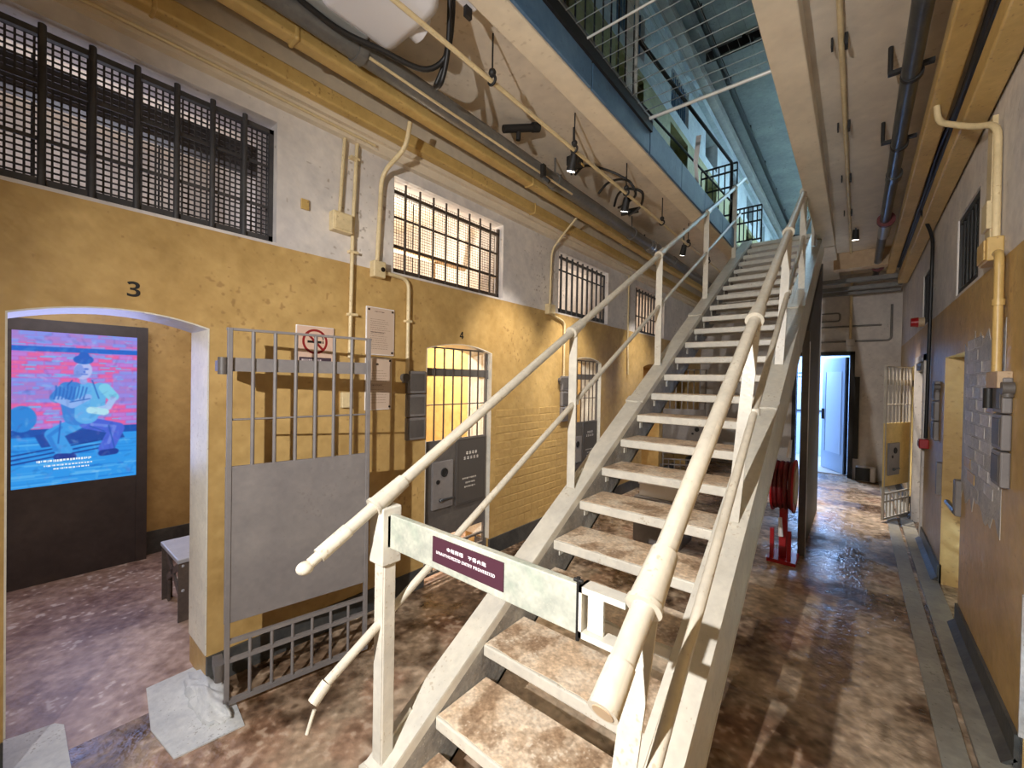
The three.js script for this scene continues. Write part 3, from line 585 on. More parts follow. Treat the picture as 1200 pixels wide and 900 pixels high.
{
  const t = thing('steel_pipe', 'thick dull grey pipe running beside the yellow ducts', 'pipe', [-2.05, 3.25, -3]);
  part(t, 'pipe', rod([-2.05, 3.315, ZN], [-2.05, 3.315, ZF], 0.06, 20), M.greyPipe);
  for (const z of [-1.15, -3.0, -4.6, -6.0]) part(t, 'collar', rod([-2.05, 3.315, z], [-2.05, 3.315, z - 0.05], 0.07, 20), M.greyPipe);
  for (const z of [-1.15, -3.0, -4.6]) part(t, 'hanger', rod([-2.05, 3.37, z - 0.02], [-2.05, SOFFIT, z - 0.02], 0.008, 8), M.greyPipe);
  const c = part(t, 'bright_sleeve', rod([-2.05, 3.315, -5.1], [-2.05, 3.315, -5.45], 0.068, 20), M.zinc);
  for (const z of [-5.2, -5.35]) part(t, 'sleeve_ring', rod([-2.05, 3.315, z], [-2.05, 3.315, z - 0.03], 0.08, 20), M.zinc, c);
}
solo('wire_conduit', 'thin pale wire conduit lying on the grey pipe', 'conduit', rod([-1.985, 3.255, -1.2], [-1.985, 3.255, -3.2], 0.008, 8), M.conduit);
{
  const t = thing('hanging_rail', 'slim cream rail hung on black drop rods below the left gallery', 'rail', [-1.6, 3.25, -3.5]);
  part(t, 'rail', rod([-1.6, 3.255, 1.2], [-1.6, 3.255, -6.9], 0.0125, 12), M.conduit);
  for (let k = -2; k < 6; k++) { const z = -1.72 - k * 0.877; part(t, 'drop_rod', rod([-1.6, 3.31, z], [-1.6, SOFFIT, z], 0.005, 6), M.black); part(t, 'ring', [new THREE.TorusGeometry(0.024, 0.008, 8, 16).translate(-1.6, 3.262, z), new THREE.SphereGeometry(0.022, 10, 8).translate(-1.6, 3.305, z)], M.black); }
}
{ // conduits on the left wall
  const x = XL + 0.02, c = 'slim cream conduit';
  solo('conduit', 'cream conduit dropping from the cornice into the square box beside the first window', 'conduit', pipe([[x, 3.3, -1.37], [x, 2.62, -1.33]], 0.011), M.conduit);
  solo('conduit', 'long cream conduit dropping past the square box toward the gate', 'conduit', [pipe([[x, 3.3, -1.45], [x, 2.55, -1.42], [x, 1.72, -1.41]], 0.012, 0.05), ...[3.0, 2.4, 2.0].map((y) => B(XL, XL + 0.035, y - 0.008, y + 0.008, -1.455, -1.395))], M.conduit);
  const j = thing('junction_box', 'square cream junction box left of the glowing window', 'box', [XL + 0.03, 2.5, -1.34]);
  part(j, 'body', RB(XL, XL + 0.06, 2.5, 2.62, -1.27, -1.4, 0.008), M.conduit); part(j, 'lid', RB(XL + 0.06, XL + 0.068, 2.51, 2.61, -1.28, -1.39, 0.004), M.conduit);
  solo('conduit', 'cream conduit bending down from the yellow duct to the round box', 'conduit', pipe([[-2.26, 3.25, -1.66], [-2.3, 3.1, -1.66], [x + 0.01, 2.98, -1.62], [x, 2.36, -1.6]], 0.015, 0.09), M.conduit);
  solo('conduit', 'cream conduit curving from the round box down to the grey plate beside cell 4', 'conduit', [pipe([[x, 2.32, -1.6], [x, 2.31, -1.86], [x, 1.62, -1.86]], 0.014, 0.07), B(XL, XL + 0.035, 2.0, 2.016, -1.885, -1.835)], M.conduit);
  const k = thing('junction_box', 'small cream junction box under the glowing window corner', 'box', [XL + 0.03, 2.27, -1.6]);
  part(k, 'body', RB(XL, XL + 0.06, 2.27, 2.38, -1.555, -1.645, 0.008), M.conduit); part(k, 'knockout', rod([XL + 0.06, 2.325, -1.62], [XL + 0.063, 2.325, -1.62], 0.016, 12), M.screw);
  solo('conduit', 'cream conduit between the glowing window and the grey barred window', 'conduit', pipe([[-2.3, 3.3, -3.8], [-2.42, 3.12, -3.72], [x, 2.98, -3.68], [x, 2.38, -3.66]], 0.012, 0.08), M.conduit);
  const q = thing('junction_box', 'small cream junction box below the grey barred window', 'box', [XL + 0.03, 2.29, -3.66]);
  part(q, 'body', RB(XL, XL + 0.055, 2.29, 2.4, -3.6, -3.72, 0.008), M.conduit); part(q, 'lid', RB(XL + 0.055, XL + 0.062, 2.3, 2.39, -3.61, -3.71, 0.004), M.conduit);
  solo('conduit', 'cream conduit running down to the plate beside the next closed gate', 'conduit', pipe([[x, 2.3, -3.7], [x, 2.25, -3.96], [x, 1.6, -3.96]], 0.012, 0.06), M.conduit);
  solo('conduit', 'cream conduit beside the farthest left window', 'conduit', pipe([[x, 3.1, -5.62], [x, 2.2, -5.62], [x, 1.7, -5.66]], 0.012, 0.06), M.conduit);
  solo('conduit', 'two thin cream conduits clipped along the cornice', 'conduit', [rod([XL + 0.085, 3.2, ZN], [XL + 0.085, 3.2, -1.7], 0.011, 8), rod([XL + 0.06, 3.125, ZN], [XL + 0.06, 3.125, -1.55], 0.009, 8)], M.conduit);
  solo('wall_plate', 'small yellow blanking plate on the white plaster beside the first window', 'plate', RB(XL, XL + 0.015, 2.58, 2.64, -1.1, -1.145, 0.003, 1), M.duct);
}
function tripleBox(x, dir, z, label) {                                  // grey bell plate in three stacked sections
  const t = thing('bell_plate', label, 'box', [x, 1.13, z], 'grey bell plates beside the cell doors');
  const X = (d) => x + dir * d;
  for (let k = 0; k < 3; k++) { const y = 1.14 + k * 0.172; const p = part(t, 'section', RB(Math.min(x, X(0.034)), Math.max(x, X(0.034)), y, y + 0.166, z - 0.085, z + 0.085, 0.008), M.gate); part(t, 'inset', RB(Math.min(X(0.034), X(0.038)), Math.max(X(0.034), X(0.038)), y + 0.02, y + 0.146, z - 0.065, z + 0.065, 0.002, 1), M.gateDark, p); }
  part(t, 'gland', [rod([X(0.02), 1.62, z + 0.1], [X(0.02), 1.56, z + 0.1], 0.02, 12), rod([X(0.002), 1.6, z + 0.1], [X(0.04), 1.6, z + 0.1], 0.03, 14)], M.gateDark);
}
tripleBox(XL, 1, -1.94, 'grey three part plate on the yellow wall left of cell 4');
tripleBox(XL, 1, -4.0, 'dark three part plate on the yellow wall behind the stair post');
tripleBox(XR, -1, -3.0, 'grey three part plate on the right wall under the yellow conduit');
tripleBox(XR, -1, -5.15, 'grey three part plate on the right wall beyond the recessed door');

// ------------------------------------------------------------------ notices and numerals on the left wall
function notice(label, z0, z1, y0, y1, s, rows, mark) {
  const t = thing('wall_notice', label, 'notice', [XL, y0, (z0 + z1) / 2], 'rules boards beside cell 3');
  part(t, 'board', RB(XL, XL + 0.012, y0, y1, z0, z1, 0.004, 1), M.paper);
  const w = 220, h = Math.round(220 * (y1 - y0) / (z0 - z1));
  const m = canvasMat(w, h, (g) => {
    g.fillStyle = '#c6b09c'; g.fillRect(0, 0, w, h);
    if (mark) { g.fillStyle = '#3a2c24'; g.beginPath(); g.ellipse(w * 0.42, h * 0.12, 12, 8, 0, 0, 7); g.fill(); } else textRows(g, 60, 22, 110, 1, 10, 6, '#5a4638', s);
    textRows(g, 26, h * 0.24, 165, rows, (h * 0.68) / rows, 4, '#8a7566', s + 3);
    textRows(g, 30, h * 0.52, 150, 1, 10, 6, '#4a382e', s + 8);
  });
  part(t, 'print', face([XL + 0.0125, y0 + 0.006, z0 - 0.006], [0, 0, z1 - z0 + 0.012], [0, y1 - y0 - 0.012, 0]), m, null, true);
  for (const z of [z0 - 0.018, z1 + 0.018]) for (const y of [y0 + 0.02, y1 - 0.02]) part(t, 'screw', new THREE.SphereGeometry(0.008, 8, 6).translate(XL + 0.013, y, z), M.screw);
}
notice('upper cream rules board with rows of small print right of the open gate', -1.53, -1.75, 1.75, 2.075, 3, 15, false);
notice('lower cream rules board with a dark seal right of the open gate', -1.53, -1.735, 1.375, 1.735, 11, 13, true);
{
  const t = thing('no_smoking_sign', 'pale sign with a red barred circle behind the open gate', 'sign', [XL, 1.7, -1.2]);
  part(t, 'plate', RB(XL, XL + 0.012, 1.66, 1.9, -1.08, -1.31, 0.004, 1), M.paper);
  const m = canvasMat(240, 256, (g, w, h) => {
    g.fillStyle = '#d8b9a4'; g.fillRect(0, 0, w, h);
    g.fillStyle = '#1d1512'; g.fillRect(66, 92, 92, 16); g.fillRect(164, 92, 8, 16);
    g.strokeStyle = '#1d1512'; g.lineWidth = 6; g.beginPath(); g.moveTo(168, 84); g.bezierCurveTo(176, 64, 150, 66, 158, 46); g.stroke();
    g.strokeStyle = '#8d1a1c'; g.lineWidth = 15; g.beginPath(); g.arc(116, 98, 76, 0, 7); g.stroke(); g.beginPath(); g.moveTo(64, 46); g.lineTo(168, 150); g.stroke();
    g.fillStyle = '#4a3b46'; g.fillRect(14, 204, w - 28, 40); textRows(g, 30, 216, 180, 1, 12, 14, '#cdbfc0', 21);
  });
  part(t, 'print', face([XL + 0.0125, 1.665, -1.085], [0, 0, -0.22], [0, 0.23, 0]), m, null, true);
}
solo('wall_socket', 'small cream socket box on the wall behind the gate bars', 'socket', RB(XL, XL + 0.03, 1.4, 1.5, -1.36, -1.44, 0.005), M.conduit);
{
  const font = await new FontLoader().loadAsync('fonts/droid/droid_sans_bold.typeface.json');
  for (const [ch, z, y, h, l] of [['3', -0.345, 1.945, 0.068, 'black painted numeral three above the doorway with the video panel'], ['4', -2.39, 1.93, 0.06, 'black painted numeral four above the closed glowing doorway']]) {
    const g = new TextGeometry(ch, { font, size: h, depth: 0.0015, curveSegments: 5 }); g.rotateY(Math.PI / 2).translate(XL + 0.0005, y, z);
    solo('door_numeral', l, 'numeral', g, M.black);
  }
}
{ // grey cement patches and a lump at doorway 3
  const flat = (pts, h) => { const s = new THREE.Shape(pts.map(([x, z]) => new THREE.Vector2(x, -z))); return new THREE.ExtrudeGeometry(s, { depth: h, bevelEnabled: false }).rotateX(-Math.PI / 2); };
  solo('cement_patch', 'pale grey cement patch at the right side of doorway 3', 'cement patch', flat([[-2.74, -0.46], [-2.75, -0.655], [-2.3, -0.72], [-2.12, -0.7], [-2.15, -0.45], [-2.4, -0.42]], 0.006), M.cement, null, 'structure');
  solo('cement_patch', 'pale grey cement patch at the left side of doorway 3', 'cement patch', flat([[-2.81, 0.02], [-2.77, -0.15], [-2.73, -0.175], [-2.39, -0.175], [-2.36, 0.02]], 0.006), M.cement, null, 'structure');
  const g = new THREE.SphereGeometry(1, 28, 16), p = g.attributes.position;
  for (let i = 0; i < p.count; i++) { const x = p.getX(i), y = p.getY(i), z = p.getZ(i), k = 1 + 0.16 * Math.sin(x * 5 + 1) * Math.sin(z * 7) + 0.1 * Math.sin(x * 13 + z * 9); p.setXYZ(i, -2.44 + x * 0.24 * k, Math.max(-0.01, y * 0.055 * k), -0.645 + z * 0.075 * k); }
  g.computeVertexNormals();
  solo('cement_lump', 'rough lump of grey cement around the jamb foot of doorway 3', 'cement', g, M.cement, null, 'structure');
}

// ------------------------------------------------------------------ inside cell 3: the video panel and a stool
{
  const t = thing('video_panel', 'tall dark display board in cell 3 showing a bluish video of a seated man', 'screen', [-4.75, 0, -0.4]);
  part(t, 'board', RB(-4.78, -4.70, 0.0, 1.985, 0.06, -0.78, 0.006), M.darkBoard);
  const W = 560, H = 960;
  const c = document.createElement('canvas'); c.width = W; c.height = H; const g = c.getContext('2d');
  let q = 91; const r = () => { q = (q * 16807) % 2147483647; return q / 2147483647; };
  g.fillStyle = '#c06cc8'; g.fillRect(0, 0, W, H * 0.68);
  for (let y = 0; y < H * 0.66; y += 26) for (let x = -40 + ((y / 26) % 2) * 34; x < W; x += 68) { const k = r(); g.fillStyle = k < 0.5 ? '#e467aa' : k < 0.75 ? '#bd80dc' : '#9394e8'; g.fillRect(x + 2, y + 2, 63, 21); }
  g.fillStyle = '#7db2f2'; for (let i = 0; i < 90; i++) g.fillRect(r() * W, r() * H * 0.62, 20 + r() * 50, 4 + r() * 8);
  g.fillStyle = 'rgba(120,150,240,0.55)'; g.fillRect(0, 0, W, 70); g.fillRect(0, H * 0.3, 190, 150); g.fillRect(440, H * 0.26, 120, 210);
  g.fillStyle = '#1668d0'; g.fillRect(0, 92, W, 30);
  g.fillStyle = '#2f9cf0'; g.fillRect(0, H * 0.64, W, H * 0.36);
  for (let i = 0; i < 60; i++) { g.fillStyle = r() < 0.5 ? '#1f86e2' : '#58b4f6'; g.fillRect(r() * W - 60, H * 0.66 + r() * H * 0.33, 60 + r() * 150, 3 + r() * 8); }
  g.fillStyle = '#1556b4'; g.fillRect(0, H * 0.63, W, 46);
  g.fillStyle = '#2a8ae0'; g.beginPath(); g.ellipse(40, H * 0.56, 60, 80, 0, 0, 7); g.fill();
  // a low bench and the sitting figure
  g.fillStyle = '#1d4ea8'; g.beginPath(); g.moveTo(90, 640); g.lineTo(470, 610); g.lineTo(500, 690); g.lineTo(120, 720); g.fill();
  g.strokeStyle = '#0f3f96'; g.lineWidth = 8; for (let k = 0; k < 3; k++) { g.beginPath(); g.moveTo(-10, 760 + k * 26); g.lineTo(420, 690 + k * 26); g.stroke(); }
  const limb = (col, wd, ...p) => { g.strokeStyle = col; g.lineWidth = wd; g.lineCap = g.lineJoin = 'round'; g.beginPath(); p.forEach((q2, k) => (k ? g.lineTo(...q2) : g.moveTo(...q2))); g.stroke(); };
  limb('#3fa0ee', 78, [270, 580], [170, 640], [215, 750]); limb('#2f86de', 20, [200, 600], [150, 650], [180, 740]);   // legs
  limb('#4a68dc', 78, [320, 580], [460, 625], [410, 755]); limb('#6a86ea', 18, [340, 590], [450, 610], [420, 720]);
  limb('#1d3f9a', 40, [190, 785], [250, 790]); limb('#1d3f9a', 40, [390, 785], [450, 780]);                           // shoes
  limb('#3a86dc', 120, [250, 370], [270, 530]); limb('#5fb2f2', 110, [320, 370], [315, 530]); limb('#62b6ee', 70, [375, 350], [365, 500]);   // shirt
  limb('#3a86dc', 66, [225, 345], [185, 410]); limb('#8fb6f6', 40, [190, 420], [250, 460], [320, 410]);               // arms
  limb('#7fd0f0', 60, [400, 350], [440, 410]); limb('#a9c4f6', 36, [440, 425], [415, 480], [350, 500]);
  limb('#b4e6f6', 44, [335, 495], [400, 510]);
  g.strokeStyle = '#2468c4'; g.lineWidth = 6; for (let k = 0; k < 9; k++) { g.beginPath(); g.moveTo(180 + k * 17, 335 + (k % 3) * 6); g.quadraticCurveTo(182 + k * 16, 380, 172 + k * 16, 420); g.stroke(); }
  limb('#8ea6ee', 34, [298, 280], [300, 310]);
  g.fillStyle = '#b3c0f6'; g.beginPath(); g.ellipse(298, 236, 42, 58, 0.08, 0, 7); g.fill();
  g.fillStyle = '#7f9cea'; g.beginPath(); g.ellipse(278, 240, 22, 44, 0.1, 0, 7); g.fill();
  g.fillStyle = '#1a62c8'; g.beginPath(); g.ellipse(300, 165, 46, 30, 0, 0, 7); g.fill(); g.beginPath(); g.ellipse(302, 140, 24, 24, 0, 0, 7); g.fill();
  for (let i = 0; i < 420; i++) { g.fillStyle = ['rgba(255,255,255,0.10)', 'rgba(10,40,120,0.10)', 'rgba(120,200,255,0.12)', 'rgba(240,120,200,0.08)'][i % 4]; g.beginPath(); g.ellipse(r() * W, r() * H, 4 + r() * 26, 2 + r() * 9, r() * 3, 0, 7); g.fill(); }
  g.strokeStyle = '#1d58b8'; g.lineWidth = 5; for (const q2 of [[200, 560, 190, 700], [330, 600, 400, 640], [420, 600, 450, 760], [240, 440, 330, 420], [340, 300, 372, 420], [250, 300, 230, 330]]) { g.beginPath(); g.moveTo(q2[0], q2[1]); g.lineTo(q2[2], q2[3]); g.stroke(); }
  g.fillStyle = '#4a74d8'; g.beginPath(); g.ellipse(312, 226, 12, 6, 0, 0, 7); g.fill(); g.fillRect(290, 258, 30, 6); g.fillRect(300, 236, 8, 18);
  g.filter = 'blur(2.5px)'; g.drawImage(c, 0, 0); g.filter = 'none';
  textRows(g, 100, 800, 330, 1, 20, 16, '#f2faff', 31); textRows(g, 130, 832, 300, 1, 20, 11, '#e8f4ff', 47); textRows(g, 170, 854, 220, 1, 20, 11, '#e8f4ff', 59);
  const tex = new THREE.CanvasTexture(c); tex.colorSpace = THREE.SRGBColorSpace; tex.magFilter = THREE.LinearFilter;
  part(t, 'screen', face([-4.698, 0.735, -0.03], [0, 0, -0.68], [0, 1.16, 0]), std({ color: 0x050505, roughness: 0.4, emissive: 0xffffff, emissiveMap: tex, emissiveIntensity: 0.85 }), null, true);
  part(t, 'bezel', [B(-4.702, -4.694, 1.895, 1.985, 0.06, -0.78), B(-4.702, -4.694, 0.0, 0.735, 0.06, -0.78), B(-4.702, -4.69, 0.0, 1.985, -0.71, -0.78)], M.darkBoard);
  const l = new THREE.RectAreaLight(0xb4c2ff, 3, 0.66, 1.14); l.position.set(-4.66, 1.31, -0.37); l.lookAt(0, 1.31, -0.37); scene.add(l);
}
{
  const t = thing('metal_stool', 'low grey metal stool with plate legs inside cell 3', 'stool', [-3.53, 0, -0.98]);
  part(t, 'seat', RB(-3.76, -3.3, 0.385, 0.415, -0.70, -1.25, 0.008), M.stool);
  for (const x of [-3.36, -3.73]) for (const z of [-0.74, -1.21]) part(t, 'leg', [B(x - 0.035, x + 0.035, 0, 0.385, z - 0.006, z + 0.006), B(x - 0.006 + 0.03 * Math.sign(x + 3.5), x + 0.006 + 0.03 * Math.sign(x + 3.5), 0, 0.385, z - 0.03, z + 0.03)], M.stoolLeg);
  for (const z of [-0.73, -1.22]) part(t, 'brace', [bar([-3.7, 0.17, z], [-3.4, 0.34, z], 0.012, 0.04), bar([-3.7, 0.34, z], [-3.4, 0.17, z], 0.012, 0.04)], M.stoolLeg);
  for (const y of [0.36, 0.2]) part(t, 'bolt', new THREE.SphereGeometry(0.012, 8, 6).translate(-3.33, y, -0.735), M.stool);
}

// ------------------------------------------------------------------ lamps: one tube lamp in each lit cell
function cellLamp(label, x, y, z, colour, k, power, len = 0.9) {
  const t = thing('ceiling_lamp', label, 'lamp', [x, y, z], 'tube lamps in the cells');
  part(t, 'housing', RB(x - 0.05, x + 0.05, y + 0.03, y + 0.07, z - len / 2, z + len / 2, 0.006), M.whitePlastic);
  part(t, 'stem', [rod([x, y + 0.06, z - 0.3], [x, SOFFIT, z - 0.3], 0.006, 6), rod([x, y + 0.06, z + 0.3], [x, SOFFIT, z + 0.3], 0.006, 6)], M.iron);
  part(t, 'tube', rod([x, y + 0.018, z - len / 2 + 0.03], [x, y + 0.018, z + len / 2 - 0.03], 0.014, 12), glow(colour, k));
  const l = new THREE.RectAreaLight(colour, power, 0.1, len); l.position.set(x, y - 0.01, z); l.rotation.x = -Math.PI / 2; scene.add(l);
  const u = new THREE.RectAreaLight(colour, power * 0.5, 0.1, len); u.position.set(x, y + 0.085, z); u.rotation.x = Math.PI / 2; scene.add(u);
}
cellLamp('warm tube lamp inside cell 4', -3.6, 2.42, -2.4, 0xfff4e2, 6, 330);
cellLamp('warm tube lamp inside the cell after cell 4', -3.6, 2.42, -4.5, 0xfff8f0, 5, 110);
cellLamp('cool tube lamp inside cell 3 seen through the mesh window', -3.9, 2.42, -0.4, 0xf4f4ff, 5, 58);
cellLamp('dim tube lamp in the farthest left cell', -3.6, 3.2, -6.5, 0xffe8d0, 4, 60);

solo('cell_duct', 'dark square duct crossing the top of cell 3 behind the mesh window', 'duct', RB(-3.3, -3.16, 2.98, 3.14, 0.66, -1.25, 0.01), M.bars);
solo('cell_pipe', 'cream pipe with a bracket crossing the top of cell 4 behind the glowing window', 'pipe', [rod([-3.5, 2.86, -1.47], [-3.5, 2.86, -3.34], 0.035, 14), rod([-3.5, 2.86, -2.9], [-3.5, 2.55, -2.9], 0.02, 10), B(-3.52, -3.48, 2.86, SOFFIT, -1.9, -1.95)], M.brownBand);
function spotLamp(label, at, aim, colour, power, angle, stemTop, emis = 8) { // black gallery spot on a stem
  const t = thing('gallery_spotlight', label, 'spotlight', at, 'black gallery spotlights');
  const d = V(...aim).sub(V(...at)).normalize(), p = V(...at), b = p.clone().addScaledVector(d, -0.12), f = p.clone();
  part(t, 'body', [rod(b, f, 0.03, 16, 0.038)], M.black);
  part(t, 'yoke', [rod(p.clone().addScaledVector(d, -0.07), V(at[0], at[1] + 0.09, at[2]).addScaledVector(d, -0.07), 0.008, 8)], M.black);
  const s = V(at[0], at[1] + 0.09, at[2]).addScaledVector(d, -0.07);
  part(t, 'stem', rod(s, V(s.x, stemTop, s.z), 0.007, 8), M.black);
  part(t, 'lens', rod(f, f.clone().addScaledVector(d, 0.004), 0.03, 16), glow(colour, emis));
  const l = shadowed(new THREE.SpotLight(colour, power, 0, angle, 0.6, 2), 1.2);
  l.position.copy(f.clone().addScaledVector(d, 0.02)); l.target.position.set(...aim); scene.add(l, l.target);
}
spotLamp('small black spotlight added to fill the left wall, beside the second drop rod of the hanging rail', [-1.72, 3.2, -2.75], [-2.54, 1.0, -3.1], 0xfff6ea, 15, 0.5, SOFFIT);  // lamp added to brighten the left wall, shaped as a small fitting
spotLamp('small black spotlight added as wall fill among the cable loops on the hanging rail', [-1.72, 3.2, -3.7], [-2.54, 0.9, -4.3], 0xfff6ea, 18, 0.5, SOFFIT);  // added wall fill, shaped like the round fittings along the rail
spotLamp('small black spotlight added as wall fill near the far end of the hanging rail', [-1.72, 3.2, -5.4], [-2.54, 0.9, -6.4], 0xfff6ea, 15, 0.5, SOFFIT);  // another added lamp, fills the far part of the left wall
{
  const t = thing('security_camera', 'black bullet camera on a stub mount above the yellow ducts', 'camera', [-1.98, 3.38, -2.45]);
  part(t, 'body', rod([-2.02, 3.42, -2.3], [-1.9, 3.49, -2.52], 0.028, 16), M.black); part(t, 'hood', rod([-1.91, 3.485, -2.5], [-1.885, 3.5, -2.55], 0.034, 16), M.black);
  part(t, 'mount', rod([-1.97, 3.37, -2.41], [-1.965, 3.44, -2.41], 0.018, 10), M.black);
  const b = thing('security_camera', 'small black camera box with a yellow tab near the cable loops', 'camera', [-1.9, 3.4, -3.1]);
  part(b, 'body', RB(-1.94, -1.84, 3.42, 3.5, -3.02, -3.14, 0.01), M.black); part(b, 'tab', RB(-1.86, -1.835, 3.43, 3.45, -3.1, -3.15, 0.004, 1), M.duct); part(b, 'mount', rod([-1.92, 3.36, -3.08], [-1.92, 3.44, -3.08], 0.01, 8), M.black);
}
spotLamp('spotlight under the right gallery shining on the far floor', [-0.05, 3.38, -6.6], [-0.15, 0, -7.2], 0xfff2e2, 44, 0.5, SOFFIT);
{ // the key lamp's own body: a spot on a long drop stem behind the photographer
  const t = thing('drop_spotlight', 'black spotlight on a long stem behind the photographer', 'spotlight', KEY, 'black gallery spotlights');
  const d = V(-0.8, 0.35, -4).sub(V(...KEY)).normalize(), p = V(...KEY).addScaledVector(d, -0.02), b = p.clone().addScaledVector(d, -0.16);
  part(t, 'body', rod(b, p, 0.045, 18, 0.055), M.black);
  part(t, 'lens', rod(p, p.clone().addScaledVector(d, 0.005), 0.045, 18), glow(0xfbfaff, 8));
  part(t, 'stem', rod(b.clone().lerp(p, 0.5), V((b.x + p.x) / 2, TOP, (b.z + p.z) / 2), 0.008, 8), M.black);
}

// ------------------------------------------------------------------ projector and cables under the left gallery
{
  const t = thing('projector', 'white rounded projector housing hung under the left gallery at the top edge', 'projector', [-1.78, 3.2, -1.1]);
  part(t, 'housing', RB(-1.95, -1.52, 3.285, 3.49, -0.875, -1.3, 0.07, 4), M.whitePlastic);
  part(t, 'side_cover', RB(-1.975, -1.9, 3.29, 3.44, -0.6, -1.16, 0.02, 3), std({ color: 0x8f9190, roughness: 0.5 }));
  part(t, 'lens_hood', rod([-1.74, 3.38, -1.26], [-1.74, 3.37, -1.34], 0.07, 20), M.whitePlastic);
  part(t, 'bracket', [rod([-1.66, 3.45, -0.95], [-1.66, SOFFIT, -0.95], 0.02, 10), rod([-1.84, 3.45, -0.95], [-1.84, SOFFIT, -0.95], 0.02, 10)], M.iron);
}
solo('cable_bundle', 'thick black cables looping from the projector to the grey pipe', 'cable', [
  cable([[-1.95, 3.3, -0.7], [-1.96, 3.27, -1.0], [-1.9, 3.26, -1.2], [-1.8, 3.24, -1.42], [-1.72, 3.3, -1.48], [-1.6, 3.42, -1.42], [-1.5, 3.5, -1.32]], 0.014),
  cable([[-1.62, 3.44, -1.44], [-1.76, 3.28, -1.5], [-1.82, 3.2, -1.5], [-1.75, 3.18, -1.48], [-1.68, 3.28, -1.46], [-1.55, 3.46, -1.36]], 0.013)], M.rubber);
{
  const t = thing('emergency_light', 'small white box light on the cream beam at the top edge', 'light', [-1.5, 3.44, -1.4]);
  part(t, 'body', RB(-1.53, -1.45, 3.42, 3.48, -1.28, -1.48, 0.008), M.whitePlastic); part(t, 'bracket', [B(-1.5, -1.48, 3.48, SOFFIT, -1.36, -1.4), B(-1.52, -1.5, 3.37, 3.42, -1.42, -1.46)], M.black);
}
solo('cable_loop', 'black cables looping through the hanger rings below the left gallery', 'cable', [
  cable([[-1.96, 3.42, -3.2], [-1.9, 3.5, -3.26], [-1.75, 3.48, -3.42], [-1.62, 3.4, -3.5]], 0.011),
  cable([[-1.95, 3.4, -3.62], [-1.85, 3.46, -3.6], [-1.7, 3.44, -3.56], [-1.58, 3.36, -3.5], [-1.55, 3.28, -3.56], [-1.7, 3.3, -3.75], [-1.9, 3.36, -3.95]], 0.011),
  cable([[-1.96, 3.4, -3.98], [-1.9, 3.44, -3.9], [-1.78, 3.42, -3.75], [-1.6, 3.34, -3.6], [-1.52, 3.3, -3.62], [-1.6, 3.26, -3.8], [-1.85, 3.32, -4.1]], 0.012),
  rod([-1.92, 3.34, -4.05], [-1.76, 3.36, -4.12], 0.03, 12)], M.rubber);
solo('pipe_clip', 'black clip dangling under the grey pipe', 'clip', [B(-1.96, -1.93, 3.2, 3.3, -2.68, -2.72), rod([-1.94, 3.2, -2.7], [-1.9, 3.16, -2.72], 0.016, 10)], M.black);

// ------------------------------------------------------------------ right side pipes
{
  const t = thing('steel_pipe', 'thick dark steel pipe under the right gallery ceiling with clamps', 'pipe', [0.2, 3.3, -4]);
  part(t, 'pipe', rod([0.2, 3.33, ZN], [0.19, 3.33, -8.6], 0.042, 20), M.steelPipe);
  for (const z of [-2.35, -4.59]) part(t, 'coupling', rod([0.2, 3.33, z], [0.2, 3.33, z - 0.1], 0.053, 20), M.steelPipe);
  part(t, 'coupling', rod([0.2, 3.33, -5.85], [0.2, 3.33, -6.4], 0.052, 20), std({ color: 0xa8a8a6, roughness: 0.35, metalness: 0.6 }));
  for (const z of [-5.8, -8.0]) part(t, 'red_flange', rod([0.2, 3.33, z], [0.2, 3.33, z - 0.05], 0.075, 20), M.darkRed);
  for (const z of [-3.18, -4.06]) part(t, 'clamp', [bar([0.1, 3.365, z], [0.29, 3.365, z], 0.03, 0.02), rod([0.11, 3.37, z], [0.11, SOFFIT - 0.004, z], 0.012, 8), rod([0.2, 3.33, z - 0.015], [0.2, 3.33, z + 0.015], 0.05, 16)], M.iron);
}
solo('duct', 'yellow square duct under the right gallery nearer the steel pipe', 'duct', RB(0.3, 0.4, 3.26, 3.36, -8.3, ZN, 0.012), M.duct, 'yellow ducts');
solo('duct', 'yellow square duct tucked against the right wall top', 'duct', RB(0.43, 0.54, 3.1, 3.22, -8.3, ZN, 0.012), M.duct, 'yellow ducts');
solo('ceiling_conduit', 'thin cream conduit along the right gallery ceiling with black clips', 'conduit', rod([-0.11, 3.5, ZN], [-0.1, 3.5, -9.1], 0.014, 8), M.conduit);
for (const [z, w] of [[-2.9, 'first'], [-3.87, 'second'], [-4.86, 'third'], [-5.85, 'fourth']]) solo('ceiling_clip', w + ' black clip on the thin ceiling conduit, counting away from the camera', 'clip', [B(-0.09, -0.075, 3.46, SOFFIT, z, z - 0.06), B(-0.15, -0.14, 3.47, SOFFIT, z, z - 0.05)], M.black, 'black ceiling clips');
solo('cable_tray_cables', 'black cables between the two right hand ducts', 'cable', [cable([[0.42, 3.3, 1], [0.42, 3.29, -2], [0.43, 3.26, -3.5], [0.42, 3.3, -4.2], [0.42, 3.27, -5], [0.42, 3.29, -8]], 0.018, 80), cable([[0.44, 3.26, 1], [0.44, 3.25, -2.5], [0.44, 3.26, -4], [0.43, 3.24, -6], [0.44, 3.25, -8]], 0.015, 60)], M.rubber);
